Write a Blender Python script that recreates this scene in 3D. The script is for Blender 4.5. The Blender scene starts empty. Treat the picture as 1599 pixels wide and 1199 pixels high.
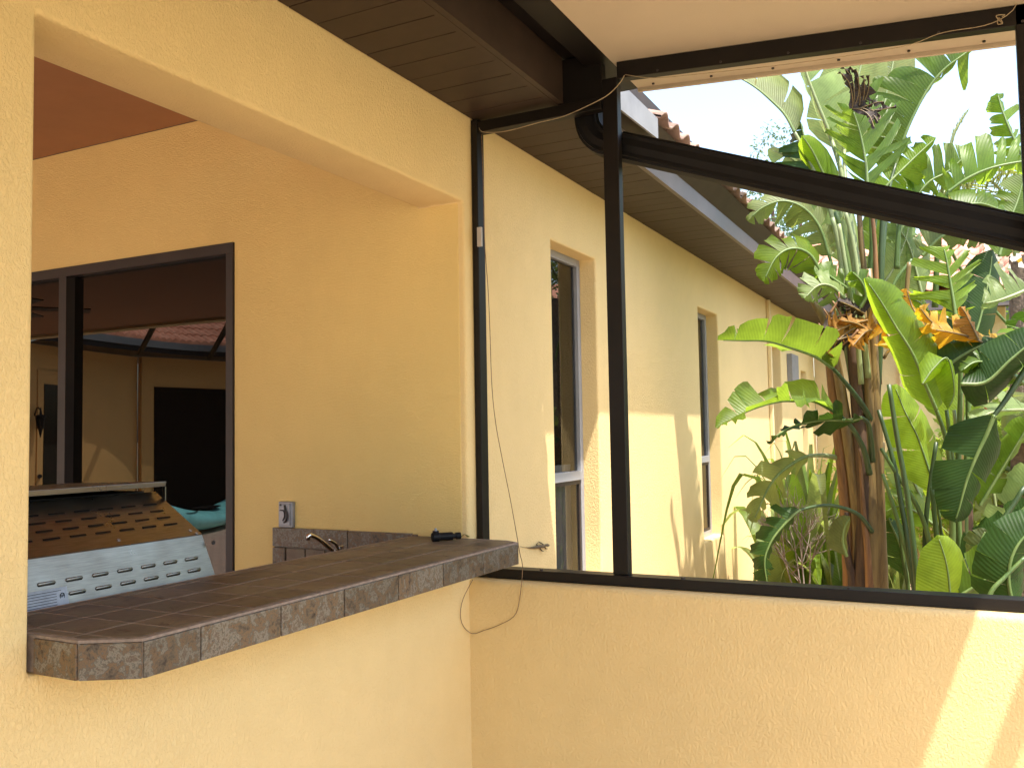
import bpy, bmesh, math, random
from mathutils import Vector, Matrix
import numpy as np
random.seed(7)
S = bpy.context.scene
COL = S.collection
V = Vector

# ------------------------------------------------------------------ camera
FPX = 1397.8
CAM = V((1.59175, -2.74792, 1.6))
YAW, PITCH, ROLL = math.radians(27.1533), math.radians(3.1477), math.radians(-0.98443)
FW = V((-math.sin(YAW)*math.cos(PITCH), math.cos(YAW)*math.cos(PITCH), math.sin(PITCH)))
_r = V((math.cos(YAW), math.sin(YAW), 0)); _u = _r.cross(FW)
RT = _r*math.cos(ROLL) + _u*math.sin(ROLL)
UP = -_r*math.sin(ROLL) + _u*math.cos(ROLL)
cd = bpy.data.cameras.new('camera'); cam = bpy.data.objects.new('camera', cd); COL.objects.link(cam)
M = Matrix((RT, UP, -FW)).transposed().to_4x4(); M.translation = CAM
cam.matrix_world = M
cd.sensor_fit = 'HORIZONTAL'; cd.sensor_width = 36.0; cd.lens = 36.0*FPX/1599.0
cd.clip_start = 0.05; cd.clip_end = 2000
S.camera = cam
# ------------------------------------------------------------------ light
SUN = V((0.361, -0.212, 1.0)).normalized()
w = bpy.data.worlds.new('World'); S.world = w; w.use_nodes = True
nt = w.node_tree; bg = nt.nodes['Background']
sky = nt.nodes.new('ShaderNodeTexSky'); sky.sky_type = 'NISHITA'; sky.sun_disc = False
sky.sun_elevation = math.asin(SUN.z); sky.sun_rotation = math.atan2(SUN.x, SUN.y)
sky.air_density = 1.2; sky.dust_density = 3.0; sky.ozone_density = 1.0
nt.links.new(sky.outputs[0], bg.inputs[0]); bg.inputs[1].default_value = 0.15
sl = bpy.data.lights.new('sun', 'SUN'); sl.energy = 2.9; sl.angle = math.radians(0.53); sl.color = (1, .925, .85)
so = bpy.data.objects.new('sun', sl); COL.objects.link(so); so.rotation_euler = (-SUN).to_track_quat('-Z', 'Y').to_euler()
S.view_settings.view_transform = 'Standard'; S.view_settings.look = 'None'
S.view_settings.exposure = 1.86; S.view_settings.gamma = 1; S.view_settings.use_curve_mapping = False
S.render.engine = 'CYCLES'
S.cycles.max_bounces = 14; S.cycles.diffuse_bounces = 8; S.cycles.transparent_max_bounces = 12
S.cycles.transmission_bounces = 6

# ------------------------------------------------------------------ pixel -> point helpers
CX, CY = 799.5, 599.5
def ray(x, y): return FW + RT*((x-CX)/FPX) - UP*((y-CY)/FPX)
def at(x, y, ax, v):
    d = ray(x, y); return CAM + d*((v-CAM[ax])/d[ax])
def atd(x, y, d): return CAM + ray(x, y)*d

# ------------------------------------------------------------------ materials
def newmat(name):
    m = bpy.data.materials.new(name); m.use_nodes = True
    t = m.node_tree; b = t.nodes['Principled BSDF']
    return m, t, b
def N(t, kind, **kw):
    n = t.nodes.new(kind)
    for k, v in kw.items():
        if k in ('ins',):
            for i, val in v.items(): n.inputs[i].default_value = val
        else: setattr(n, k, v)
    return n
def pos(t, scale=(1,1,1)):
    g = N(t, 'ShaderNodeNewGeometry'); mp = N(t, 'ShaderNodeMapping'); mp.inputs['Scale'].default_value = scale
    t.links.new(g.outputs['Position'], mp.inputs['Vector']); return mp.outputs[0]
def objc(t, scale=(1,1,1)):
    g = N(t, 'ShaderNodeTexCoord'); mp = N(t, 'ShaderNodeMapping'); mp.inputs['Scale'].default_value = scale
    t.links.new(g.outputs['Object'], mp.inputs['Vector']); return mp.outputs[0]
def noise(t, vec, sc, det=3, rough=.5, dist=0):
    n = N(t, 'ShaderNodeTexNoise'); n.inputs['Scale'].default_value = sc; n.inputs['Detail'].default_value = det
    n.inputs['Roughness'].default_value = rough; n.inputs['Distortion'].default_value = dist
    if vec is not None: t.links.new(vec, n.inputs['Vector'])
    return n
def ramp(t, fac, stops):
    r = N(t, 'ShaderNodeValToRGB'); e = r.color_ramp.elements
    while len(e) < len(stops): e.new(.5)
    for i, (p, c) in enumerate(stops):
        e[i].position = p; e[i].color = (c[0], c[1], c[2], 1)
    t.links.new(fac, r.inputs[0]); return r
def bump(t, b, h, dist, strength=1.0, prev=None):
    bp = N(t, 'ShaderNodeBump'); bp.inputs['Distance'].default_value = dist; bp.inputs['Strength'].default_value = strength
    t.links.new(h, bp.inputs['Height'])
    if prev is not None: t.links.new(prev, bp.inputs['Normal'])
    t.links.new(bp.outputs[0], b.inputs['Normal']); return bp.outputs[0]
def simple(name, col, rough=.5, metal=0, ns=0, nv=.12, ior=1.5, bumpd=0, bscale=200, spec=None):
    m, t, b = newmat(name)
    b.inputs['Roughness'].default_value = rough; b.inputs['Metallic'].default_value = metal; b.inputs['IOR'].default_value = ior
    if spec is not None: b.inputs['Specular IOR Level'].default_value = spec
    n = noise(t, objc(t), ns or 6, 4, .6)
    lo = tuple(c*(1-nv) for c in col); hi = tuple(min(1, c*(1+nv)) for c in col)
    r = ramp(t, n.outputs[0], [(.3, lo), (.7, hi)])
    t.links.new(r.outputs[0], b.inputs['Base Color'])
    if bumpd:
        n2 = noise(t, objc(t), bscale, 2); bump(t, b, n2.outputs[0], bumpd)
    return m
def stucco(name, col, d=.004, sc=60, stretch=(1,1,1)):
    m, t, b = newmat(name); b.inputs['Roughness'].default_value = .75
    b.inputs['Specular IOR Level'].default_value = .25
    v = pos(t, stretch)
    big = noise(t, pos(t), 1.1, 4, .6)
    sp = noise(t, pos(t), 9, 4, .6)
    mixn = N(t, 'ShaderNodeMath', operation='MULTIPLY_ADD'); t.links.new(sp.outputs[0], mixn.inputs[0]); mixn.inputs[1].default_value = .35
    t.links.new(big.outputs[0], mixn.inputs[2])
    r = ramp(t, mixn.outputs[0], [(.42, tuple(c*.93 for c in col)), (.95, tuple(min(1, c*1.05) for c in col))])
    # knock-down blotches: plateau shaped noise
    n1 = noise(t, v, sc, 5, .6, .7)
    pl = N(t, 'ShaderNodeMapRange', interpolation_type='SMOOTHSTEP'); t.links.new(n1.outputs[0], pl.inputs[0])
    pl.inputs[1].default_value = .36; pl.inputs[2].default_value = .66
    n2 = noise(t, v, sc*3.4, 3, .6)
    ad = N(t, 'ShaderNodeMath', operation='MULTIPLY_ADD'); t.links.new(n2.outputs[0], ad.inputs[0]); ad.inputs[1].default_value = .30
    t.links.new(pl.outputs[0], ad.inputs[2])
    bump(t, b, ad.outputs[0], d)
    t.links.new(r.outputs[0], b.inputs['Base Color'])
    return m
YEL = (.76, .575, .275)
m_stucco = stucco('yellow_stucco', YEL, .0011, 135, (1, 1, .7))
m_stucco_fine = stucco('yellow_stucco_smooth', (.74, .555, .22), .0009, 120, (1, 1, 1.8))
m_stucco_far = stucco('yellow_stucco_wall', (.76, .605, .33), .0013, 130)
m_bronze = simple('dark_bronze_aluminium', (.008, .006, .005), .42, 0, 5, .3, spec=.25)
m_bronze2 = simple('bronze_window_frame', (.034, .027, .026), .45, 0, 5, .15, spec=.35)
m_bronze_edge = simple('bronze_frame_lit_side', (.03, .03, .032), .35, 0, 5, .2)
m_soffit = simple('brown_soffit', (.040, .025, .017), .5, 0, 9, .18, spec=.3)
m_fascia = simple('taupe_fascia', (.125, .105, .10), .45, 0, 4, .15)
m_flash = simple('grey_metal_flashing', (.22, .22, .225), .5, 0, 7, .15)
m_pan = simple('tan_roof_panel', (.55, .46, .33), .55, 0, 2.2, .05, bumpd=.0006, bscale=300)
m_ceil = simple('brown_lanai_ceiling', (.36, .17, .075), .7, 0, 5, .06, bumpd=.001)
m_white = simple('grey_window_frame', (.27, .28, .30), .35, 0, 4, .1)
m_black = simple('black_plastic', (.006, .006, .007), .5, 0, 8, .3, spec=.2)
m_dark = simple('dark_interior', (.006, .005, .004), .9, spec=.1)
m_chrome = simple('chrome', (.8, .8, .8), .08, 1)
m_zinc = simple('grey_cast_metal', (.27, .28, .31), .45, .4, 20, .25)
m_curtain = simple('grey_curtain', (.42, .39, .36), .9, 0, 12, .1)
m_grout = simple('grout', (.26, .20, .155), .9, 0, 60, .3, bumpd=.001)
m_lip = simple('pale_grout_edge', (.22, .17, .14), .8, 0, 60, .25, bumpd=.001)
m_twine = simple('tan_twine', (.36, .28, .17), .8, 0, 60, .3)
m_rust = simple('rusty_wire', (.20, .12, .06), .7, 0, 60, .4)
m_turq = simple('turquoise_plastic', (.28, .80, .80), .35, 0, 5, .15)
m_paver = None
def tilemat(name, cols, spec=.5, rough=.32, sc=16):
    m, t, b = newmat(name)
    oi = N(t, 'ShaderNodeObjectInfo')
    g = N(t, 'ShaderNodeNewGeometry'); ad = N(t, 'ShaderNodeVectorMath', operation='ADD'); t.links.new(g.outputs['Position'], ad.inputs[0])
    sc_ = N(t, 'ShaderNodeVectorMath', operation='SCALE'); t.links.new(oi.outputs['Location'], sc_.inputs[0]); sc_.inputs['Scale'].default_value = 31.7
    t.links.new(sc_.outputs[0], ad.inputs[1])
    n = noise(t, ad.outputs[0], sc, 7, .72, .25)
    r = ramp(t, n.outputs[0], cols)
    n2 = noise(t, ad.outputs[0], sc*3.5, 5, .7, .6)
    r2 = ramp(t, n2.outputs[0], [(.34, (.35, .22, .17)), (.42, (1, 1, 1))])
    mx = N(t, 'ShaderNodeMix', data_type='RGBA', blend_type='MULTIPLY'); mx.inputs[0].default_value = .8
    t.links.new(r.outputs[0], mx.inputs[6]); t.links.new(r2.outputs[0], mx.inputs[7])
    hv = N(t, 'ShaderNodeHueSaturation'); t.links.new(mx.outputs[2], hv.inputs['Color'])
    mr = N(t, 'ShaderNodeMapRange'); t.links.new(oi.outputs['Random'], mr.inputs[0]); mr.inputs[3].default_value = .78; mr.inputs[4].default_value = 1.2
    t.links.new(mr.outputs[0], hv.inputs['Value']); t.links.new(hv.outputs[0], b.inputs['Base Color'])
    b.inputs['Roughness'].default_value = rough
    bump(t, b, n2.outputs[0], .0012)
    return m
m_tile = tilemat('slate_look_top_tile', [(.3, (.065, .042, .027)), (.48, (.12, .083, .053)), (.6, (.14, .108, .065)), (.75, (.16, .117, .08))], rough=.5, sc=7)
m_tile_front = tilemat('slate_look_edge_tile', [(.34, (.03, .015, .011)), (.42, (.09, .07, .047)), (.47, (.15, .088, .042)), (.51, (.075, .066, .052)), (.56, (.19, .17, .135)), (.61, (.09, .06, .038)), (.70, (.17, .145, .115))], rough=.5, sc=26)
m_terra = tilemat('terracotta_roof_tile', [(.3, (.46, .18, .10)), (.5, (.62, .27, .16)), (.7, (.72, .38, .25))], rough=.85, sc=5)
m_terra2 = tilemat('salmon_roof_tile', [(.3, (.34, .16, .10)), (.5, (.44, .23, .15)), (.7, (.55, .33, .23))], rough=.85, sc=5)
m_terra_old = tilemat('weathered_roof_tile', [(.3, (.16, .095, .07)), (.5, (.26, .165, .125)), (.7, (.36, .25, .20))], rough=.85, sc=9)
m_wing = stucco('deep_yellow_stucco', (.72, .44, .16), .0014, 90)
# steel
m_steel, t, b = newmat('stainless_steel'); b.inputs['Metallic'].default_value = 1; b.inputs['Roughness'].default_value = .30
n = noise(t, objc(t, (3, 3, 90)), 6, 4, .6); r = ramp(t, n.outputs[0], [(.3, (.20, .185, .165)), (.7, (.29, .27, .24))]); t.links.new(r.outputs[0], b.inputs['Base Color'])
n = noise(t, objc(t), 9, 4, .6); r = ramp(t, n.outputs[0], [(.35, (.27,)*3), (.65, (.40,)*3)]); t.links.new(r.outputs[0], b.inputs['Roughness'])
# glass
def tinted(name, ior, col=(0, 0, 0)):
    m, t, b = newmat(name); b.inputs['Base Color'].default_value = (*col, 1); b.inputs['Roughness'].default_value = 0.0; b.inputs['IOR'].default_value = ior
    n = noise(t, pos(t), .9, 1); bump(t, b, n.outputs[0], .0008)
    return m
m_mirror = tinted('reflective_tinted_glass', 1.47, (.004, .003, .002))
def clearglass(name, tint=(.75, .75, .72)):
    m = bpy.data.materials.new(name); m.use_nodes = True; t = m.node_tree; t.nodes.clear()
    o = N(t, 'ShaderNodeOutputMaterial'); tr = N(t, 'ShaderNodeBsdfTransparent'); tr.inputs[0].default_value = (*tint, 1)
    gl = N(t, 'ShaderNodeBsdfGlossy'); gl.inputs['Roughness'].default_value = .01; fr = N(t, 'ShaderNodeFresnel'); fr.inputs[0].default_value = 1.6
    mx = N(t, 'ShaderNodeMixShader'); t.links.new(fr.outputs[0], mx.inputs[0]); t.links.new(tr.outputs[0], mx.inputs[1]); t.links.new(gl.outputs[0], mx.inputs[2])
    t.links.new(mx.outputs[0], o.inputs[0]); return m
m_glass = clearglass('window_glass')
m_screen = clearglass('window_insect_screen', (.6, .6, .6))
# leaves
def leafmat(name, col, trans, rough=.4, tw=.45, vein=.5, spec=.5, edge=None):
    m = bpy.data.materials.new(name); m.use_nodes = True; t = m.node_tree; t.nodes.clear()
    o = N(t, 'ShaderNodeOutputMaterial'); b = N(t, 'ShaderNodeBsdfPrincipled'); tr = N(t, 'ShaderNodeBsdfTranslucent')
    mx = N(t, 'ShaderNodeMixShader'); mx.inputs[0].default_value = tw
    uv = N(t, 'ShaderNodeUVMap'); sx = N(t, 'ShaderNodeSeparateXYZ'); t.links.new(uv.outputs[0], sx.inputs[0])
    ma = N(t, 'ShaderNodeMath', operation='MULTIPLY_ADD'); t.links.new(sx.outputs[0], ma.inputs[0]); ma.inputs[1].default_value = -.35; t.links.new(sx.outputs[1], ma.inputs[2])
    mb = N(t, 'ShaderNodeMath', operation='MULTIPLY'); t.links.new(ma.outputs[0], mb.inputs[0]); mb.inputs[1].default_value = 420
    sn = N(t, 'ShaderNodeMath', operation='SINE'); t.links.new(mb.outputs[0], sn.inputs[0])
    mc = N(t, 'ShaderNodeMath', operation='MULTIPLY'); t.links.new(ma.outputs[0], mc.inputs[0]); mc.inputs[1].default_value = 97
    sn2 = N(t, 'ShaderNodeMath', operation='SINE'); t.links.new(mc.outputs[0], sn2.inputs[0])
    su = N(t, 'ShaderNodeMath', operation='MULTIPLY_ADD'); t.links.new(sn2.outputs[0], su.inputs[0]); su.inputs[1].default_value = .3; t.links.new(sn.outputs[0], su.inputs[2])
    n = noise(t, objc(t), 7, 4, .6)
    oi = N(t, 'ShaderNodeObjectInfo')
    f = N(t, 'ShaderNodeMath', operation='MULTIPLY_ADD'); t.links.new(su.outputs[0], f.inputs[0]); f.inputs[1].default_value = .035; t.links.new(n.outputs[0], f.inputs[2])
    mr = N(t, 'ShaderNodeMapRange'); t.links.new(oi.outputs['Random'], mr.inputs[0]); mr.inputs[3].default_value = .75; mr.inputs[4].default_value = 1.25
    def chain(c, sh):
        r = ramp(t, f.outputs[0], [(.3, tuple(x*.72 for x in c)), (.68, tuple(min(1, x*1.22) for x in c))])
        if edge:   # browned rims
            r.color_ramp.elements.new(.86).color = (*edge, 1)
        h = N(t, 'ShaderNodeHueSaturation'); t.links.new(r.outputs[0], h.inputs['Color']); t.links.new(mr.outputs[0], h.inputs['Value'])
        t.links.new(h.outputs[0], sh)
    chain(col, b.inputs['Base Color']); chain(trans, tr.inputs[0])
    b.inputs['Roughness'].default_value = rough; b.inputs['Specular IOR Level'].default_value = spec
    bp = N(t, 'ShaderNodeBump'); bp.inputs['Distance'].default_value = .0006*vein; t.links.new(su.outputs[0], bp.inputs['Height'])
    t.links.new(bp.outputs[0], b.inputs['Normal']); t.links.new(bp.outputs[0], tr.inputs['Normal'])
    t.links.new(b.outputs[0], mx.inputs[1]); t.links.new(tr.outputs[0], mx.inputs[2]); t.links.new(mx.outputs[0], o.inputs[0])
    return m
LM = {
 'green': leafmat('mid_green_leaf', (.075, .135, .018), (.30, .44, .035), tw=.5, spec=.3),
 'lime': leafmat('lime_leaf', (.12, .20, .022), (.42, .58, .03), .45, .55, spec=.3),
 'dark': leafmat('dark_glossy_leaf', (.026, .060, .012), (.07, .15, .012), .45, .35, .5, .25),
 'olive': leafmat('olive_leaf', (.11, .14, .045), (.30, .36, .07), .5, .5),
 'pale': leafmat('pale_green_leaf', (.16, .22, .08), (.42, .54, .16), .45, .5, spec=.3),
 'yellow': leafmat('yellow_dying_leaf', (.50, .30, .03), (.80, .46, .02), .55, .5),
 'orange': leafmat('orange_withered_leaf', (.30, .15, .025), (.52, .25, .02), .7, .4, 1.0),
 'dead': leafmat('dead_brown_leaf', (.035, .022, .014), (.05, .03, .015), .7, .15, 1.0),
}
def stemmat(name, c1, c2, rough=.45, sc=8):
    m, t, b = newmat(name); n = noise(t, objc(t, (1, 1, .12)), sc*3, 5, .65, .4)
    r = ramp(t, n.outputs[0], [(.35, c1), (.65, c2)]); t.links.new(r.outputs[0], b.inputs['Base Color']); b.inputs['Roughness'].default_value = rough
    bump(t, b, n.outputs[0], .002); return m
SM = {
 'mid': stemmat('leaf_midrib', (.09, .15, .035), (.15, .21, .06)),
 'green': stemmat('green_stem', (.05, .10, .022), (.11, .17, .04)),
 'dark': stemmat('dark_green_stem', (.018, .040, .010), (.04, .075, .016)),
 'pale': stemmat('pale_stem', (.15, .20, .08), (.26, .30, .13)),
 'tan': stemmat('tan_sheath', (.09, .055, .018), (.22, .15, .05)),
 'brown': stemmat('brown_sheath', (.03, .016, .009), (.11, .06, .028), .7),
 'rust': stemmat('rust_sheath', (.09, .04, .014), (.24, .12, .04), .6),
}
m_bushleaf = leafmat('bush_leaf', (.06, .13, .02), (.20, .34, .03), .5, .4)
m_bushlight = leafmat('bright_bush_leaf', (.14, .22, .03), (.40, .55, .06), .5, .5)
m_fern = leafmat('feather_palm_leaflet', (.12, .15, .03), (.34, .38, .06), .5, .45)
m_treeleaf = leafmat('tree_leaf', (.10, .16, .07), (.20, .30, .12), .5, .35)
m_bark = simple('bark', (.14, .10, .07), .9, 0, 30, .4, bumpd=.01, bscale=40)
m_mulch, t, b = newmat('mulch_ground'); n = noise(t, pos(t), 24, 6, .7); r = ramp(t, n.outputs[0], [(.35, (.16, .10, .07)), (.55, (.42, .29, .21)), (.75, (.58, .43, .33))])
n3 = noise(t, pos(t), .22, 2); r3 = ramp(t, n3.outputs[0], [(.5, (0, 0, 0)), (.56, (1, 1, 1))])
mx = N(t, 'ShaderNodeMix', data_type='RGBA'); t.links.new(r3.outputs[0], mx.inputs[0]); t.links.new(r.outputs[0], mx.inputs[6]); mx.inputs[7].default_value = (.24, .28, .11, 1)
t.links.new(mx.outputs[2], b.inputs['Base Color']); b.inputs['Roughness'].default_value = .95; bump(t, b, n.outputs[0], .02)
m_paver, t, b = newmat('deck_paver'); br = N(t, 'ShaderNodeTexBrick'); br.inputs['Scale'].default_value = 3; t.links.new(pos(t), br.inputs[0])
br.inputs['Color1'].default_value = (.66, .49, .37, 1); br.inputs['Color2'].default_value = (.58, .42, .32, 1); br.inputs['Mortar'].default_value = (.15, .1, .08, 1); br.inputs['Mortar Size'].default_value = .012
t.links.new(br.outputs[0], b.inputs['Base Color']); b.inputs['Roughness'].default_value = .85

m_porch = simple('porch_concrete', (.38, .28, .19), .85, 0, 3, .15)
# ------------------------------------------------------------------ mesh helpers
class MB:
    def __init__(s): s.v = []; s.f = []; s.uv = []
    def add(s, vs, fs, uv=None):
        o = len(s.v); s.v += [tuple(v) for v in vs]; s.f += [tuple(i+o for i in f) for f in fs]
        s.uv += list(uv) if uv else [(0, 0)]*len(vs); return s
    def box(s, a, b):
        x0, y0, z0 = a; x1, y1, z1 = b
        return s.add([(x0,y0,z0),(x1,y0,z0),(x1,y1,z0),(x0,y1,z0),(x0,y0,z1),(x1,y0,z1),(x1,y1,z1),(x0,y1,z1)],
              [(0,3,2,1),(4,5,6,7),(0,1,5,4),(1,2,6,5),(2,3,7,6),(3,0,4,7)])
    def hexa(s, P): return s.add(P, [(0,3,2,1),(4,5,6,7),(0,1,5,4),(1,2,6,5),(2,3,7,6),(3,0,4,7)])
    def tube(s, pts, rad, n=8, cap=True, flat=None):
        pts = [V(p) for p in pts]; m = len(pts)
        if not isinstance(rad, (list, tuple)): rad = [rad]*m
        vs = []; prev = None
        for i, p in enumerate(pts):
            tg = (pts[min(i+1, m-1)]-pts[max(i-1, 0)])
            tg = tg.normalized() if tg.length > 1e-9 else V((0,0,1))
            if prev is None:
                a = tg.cross(V((0,0,1)) if abs(tg.z) < .9 else V((1,0,0))).normalized()
            else:
                a = prev - tg*prev.dot(tg); a = a.normalized() if a.length > 1e-6 else tg.orthogonal().normalized()
            prev = a; bb = tg.cross(a)
            for k in range(n):
                th = 2*math.pi*k/n; f2 = flat or 1
                vs.append(p + a*(math.cos(th)*rad[i]) + bb*(math.sin(th)*rad[i]*f2))
        fs = [(i*n+k, i*n+(k+1) % n, (i+1)*n+(k+1) % n, (i+1)*n+k) for i in range(m-1) for k in range(n)]
        if cap: fs += [tuple(range(n-1, -1, -1)), tuple((m-1)*n+k for k in range(n))]
        uv = [(k/n, i) for i in range(m) for k in range(n)]
        return s.add(vs, fs, uv)
    def disc(s, c, axis, r, h, n=16):
        axis = V(axis).normalized(); return s.tube([V(c), V(c)+axis*h], r, n)
    def build(s, name, mat, parent=None, smooth=False, bevel=0, seg=2):
        me = bpy.data.meshes.new(name); me.from_pydata(s.v, [], s.f)
        uvl = me.uv_layers.new(name='UVMap')
        idx = np.empty(len(me.loops), dtype=np.int32); me.loops.foreach_get('vertex_index', idx)
        uvl.data.foreach_set('uv', np.array(s.uv, dtype=np.float32)[idx].ravel())
        me.materials.append(mat)
        if smooth: me.polygons.foreach_set('use_smooth', [True]*len(me.polygons))
        me.update()
        o = bpy.data.objects.new(name, me); COL.objects.link(o)
        if parent: o.parent = parent
        if bevel:
            b = o.modifiers.new('bevel', 'BEVEL'); b.width = bevel; b.segments = seg; b.limit_method = 'ANGLE'; b.angle_limit = .6
        return o
def sub(o):   # parent inverse helper: all parents sit at world pose we bake out
    return o
def thing(name, label, cat, loc=(0, 0, 0), group=None):
    o = bpy.data.objects.new(name, None); COL.objects.link(o); o.location = loc; o.empty_display_size = .1
    o['label'] = label; o['category'] = cat
    if group: o['group'] = group
    return o
def tag(o, label, cat, group=None):
    o['label'] = label; o['category'] = cat
    if group: o['group'] = group
    return o
ROOTS = {}
def rel(root):   # children are built in world coordinates; this makes them sit right under a moved root
    for c in root.children:
        c.matrix_parent_inverse = Matrix.Translation(-root.location)
def struct(o): o['kind'] = 'structure'; return o
def smoothpts(pts, n):
    """Catmull-Rom through pts -> n points"""
    pts = [V(p) for p in pts]
    if len(pts) == 2: return [pts[0].lerp(pts[1], i/(n-1)) for i in range(n)]
    P = [pts[0]*2-pts[1]] + pts + [pts[-1]*2-pts[-2]]
    L = [0]
    for i in range(len(pts)-1): L.append(L[-1]+(pts[i+1]-pts[i]).length)
    out = []
    for k in range(n):
        s = L[-1]*k/(n-1); i = 0
        while i < len(pts)-2 and s > L[i+1]: i += 1
        t = (s-L[i])/max(1e-9, L[i+1]-L[i])
        a, b_, c, d = P[i], P[i+1], P[i+2], P[i+3]
        out.append(.5*((2*b_)+(c-a)*t+(2*a-5*b_+4*c-d)*t*t+(-a+3*b_-3*c+d)*t**3))
    return out

# ------------------------------------------------------------------ walls with openings
def wallmesh(axis, face, back, arange, zrange, holes, name, mat, parent, bevel=.018, acuts=(), zcuts=()):
    """wall lying in plane axis=face (0: x, 1: y) reaching back to 'back'; a = other horizontal axis. holes: (a0,a1,z0,z1)"""
    A = sorted({arange[0], arange[1], *[h[0] for h in holes], *[h[1] for h in holes], *acuts})
    Z = sorted({zrange[0], zrange[1], *[h[2] for h in holes], *[h[3] for h in holes], *zcuts})
    bm = bmesh.new(); vv = {}
    def vert(i, j, f):
        k = (i, j, f)
        if k not in vv:
            c = face if f == 0 else back
            p = (c, A[i], Z[j]) if axis == 0 else (A[i], c, Z[j])
            vv[k] = bm.verts.new(p)
        return vv[k]
    solid = {}
    for i in range(len(A)-1):
        for j in range(len(Z)-1):
            ca, cz = (A[i]+A[i+1])/2, (Z[j]+Z[j+1])/2
            solid[i, j] = not any(h[0] < ca < h[1] and h[2] < cz < h[3] for h in holes)
    for (i, j), s in solid.items():
        if not s: continue
        for f in (0, 1):
            q = [vert(i, j, f), vert(i+1, j, f), vert(i+1, j+1, f), vert(i, j+1, f)]
            bm.faces.new(q if f == 0 else q[::-1])
        for (di, dj, e) in ((-1, 0, ((i, j), (i, j+1))), (1, 0, ((i+1, j), (i+1, j+1))), (0, -1, ((i, j), (i+1, j))), (0, 1, ((i, j+1), (i+1, j+1)))):
            if not solid.get((i+di, j+dj), False):
                (a, b_), (c, d) = e
                bm.faces.new([vert(a, b_, 0), vert(c, d, 0), vert(c, d, 1), vert(a, b_, 1)])
    bmesh.ops.recalc_face_normals(bm, faces=bm.faces)
    me = bpy.data.meshes.new(name); bm.to_mesh(me); bm.free(); me.materials.append(mat); me.uv_layers.new(name='UVMap')
    o = bpy.data.objects.new(name, me); COL.objects.link(o)
    if parent: o.parent = parent
    if bevel:
        m = o.modifiers.new('bevel', 'BEVEL'); m.width = bevel; m.segments = 3; m.limit_method = 'ANGLE'; m.angle_limit = .6
    for p in me.polygons: p.use_smooth = bool(bevel)
    return o

# ================================================================== GROUND
g = MB().add([(-400, -400, 0), (400, -400, 0), (400, 400, 0), (-400, 400, 0)], [(0, 1, 2, 3)]).build('ground', m_mulch); struct(g)
g = MB().add([(.0, -7, .006), (4.5, -7, .006), (4.5, 0, .006), (0, 0, .006)], [(0, 1, 2, 3)]).build('porch_floor', m_porch); struct(g)
g = MB().add([(-16, -16, .006), (-.1, -16, .006), (-.1, 0, .006), (-16, 0, .006)], [(0, 1, 2, 3)]).build('pool_deck', m_paver); struct(g)

# ================================================================== HOUSE
YA = -1.648
house = thing('house', 'yellow stucco house wing with tall narrow windows and brown soffit', 'house')
WT = .2
wins = [(.75, 1.266, .86, 2.435), (3.08, 3.60, .86, 2.42), (5.45, 5.96, .86, 2.37), (7.05, 7.42, .5, 2.21)]
wallmesh(0, 0.0, -WT, (-4.65, 7.95), (0, 2.9), [(YA, 0.0, 1.162, 2.435)] + wins, 'wall', m_stucco, house, .012, acuts=(0.,), zcuts=(2.435,))
# back wall of lanai (plane Y=0, seen through the pass-through)
LW0, LW1 = -5.6, -1.10
wallmesh(1, -.0025, .2, (-12.4, -.023), (0, 2.961), [(LW0, LW1, .0, 2.41)], 'wall', m_stucco_fine, house, .006)
# lanai ceiling, header
MB().box((-12.5, -4.6, 2.962), (-WT-.002, -.001, 3.1)).build('ceiling', m_ceil, house)
MB().box((-12.5, -4.75, 2.93), (-.202, -4.602, 3.1)).build('header_beam', m_stucco_far, house)
MB().box((-12.6, -4.6, 3.102), (.30, 8.1, 3.16)).build('roof_deck', m_soffit, house)
# sliding door in lanai back wall
sd = MB(); fy0, fy1 = -.010, .05
sd.box((LW0, fy0, 2.365), (LW1, fy1, 2.409)); sd.box((LW1-.038, fy0, .0), (LW1-.001, fy1, 2.364)); sd.box((LW0, fy0, 0), (LW0+.04, fy1, 2.364))
slider = sd.build('sliding_door', m_bronze2, house)
for xx in (-2.182, -3.3, -4.45):
    MB().box((xx, fy0-.006, .0), (xx+.052, fy1, 2.363)).build('stile', m_bronze2, slider)
for x0, x1 in ((-2.13, LW1-.039), (-3.248, -2.183), (-4.398, -3.301), (LW0+.041, -4.451)):
    MB().add([(x0, .03, .02), (x1, .03, .02), (x1, .03, 2.364), (x0, .03, 2.364)], [(0, 1, 2, 3)]).build('pane', m_mirror, slider)
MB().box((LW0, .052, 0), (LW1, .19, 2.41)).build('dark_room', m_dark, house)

# soffit boards
soff = MB().box((.001, -4.6, 2.757), (.343, 7.95, 2.80)).build('soffit', m_soffit, house)
pitch = .1155; y = -4.6; k0 = None; bme = None
ys = -.583 - 35*pitch
nb = int((7.9-ys)/pitch)
bmb = MB().box((0, .0015, 0), (.330, pitch-.0025, .006))
first = bmb.build('soffit_board', m_soffit, soff)
first.location = (.004, ys, 2.7508)
for k in range(1, nb):
    o = first.copy(); COL.objects.link(o); o.parent = soff; o.location = (.004, ys+k*pitch, 2.7508+random.uniform(-.0006, .0006))
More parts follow.
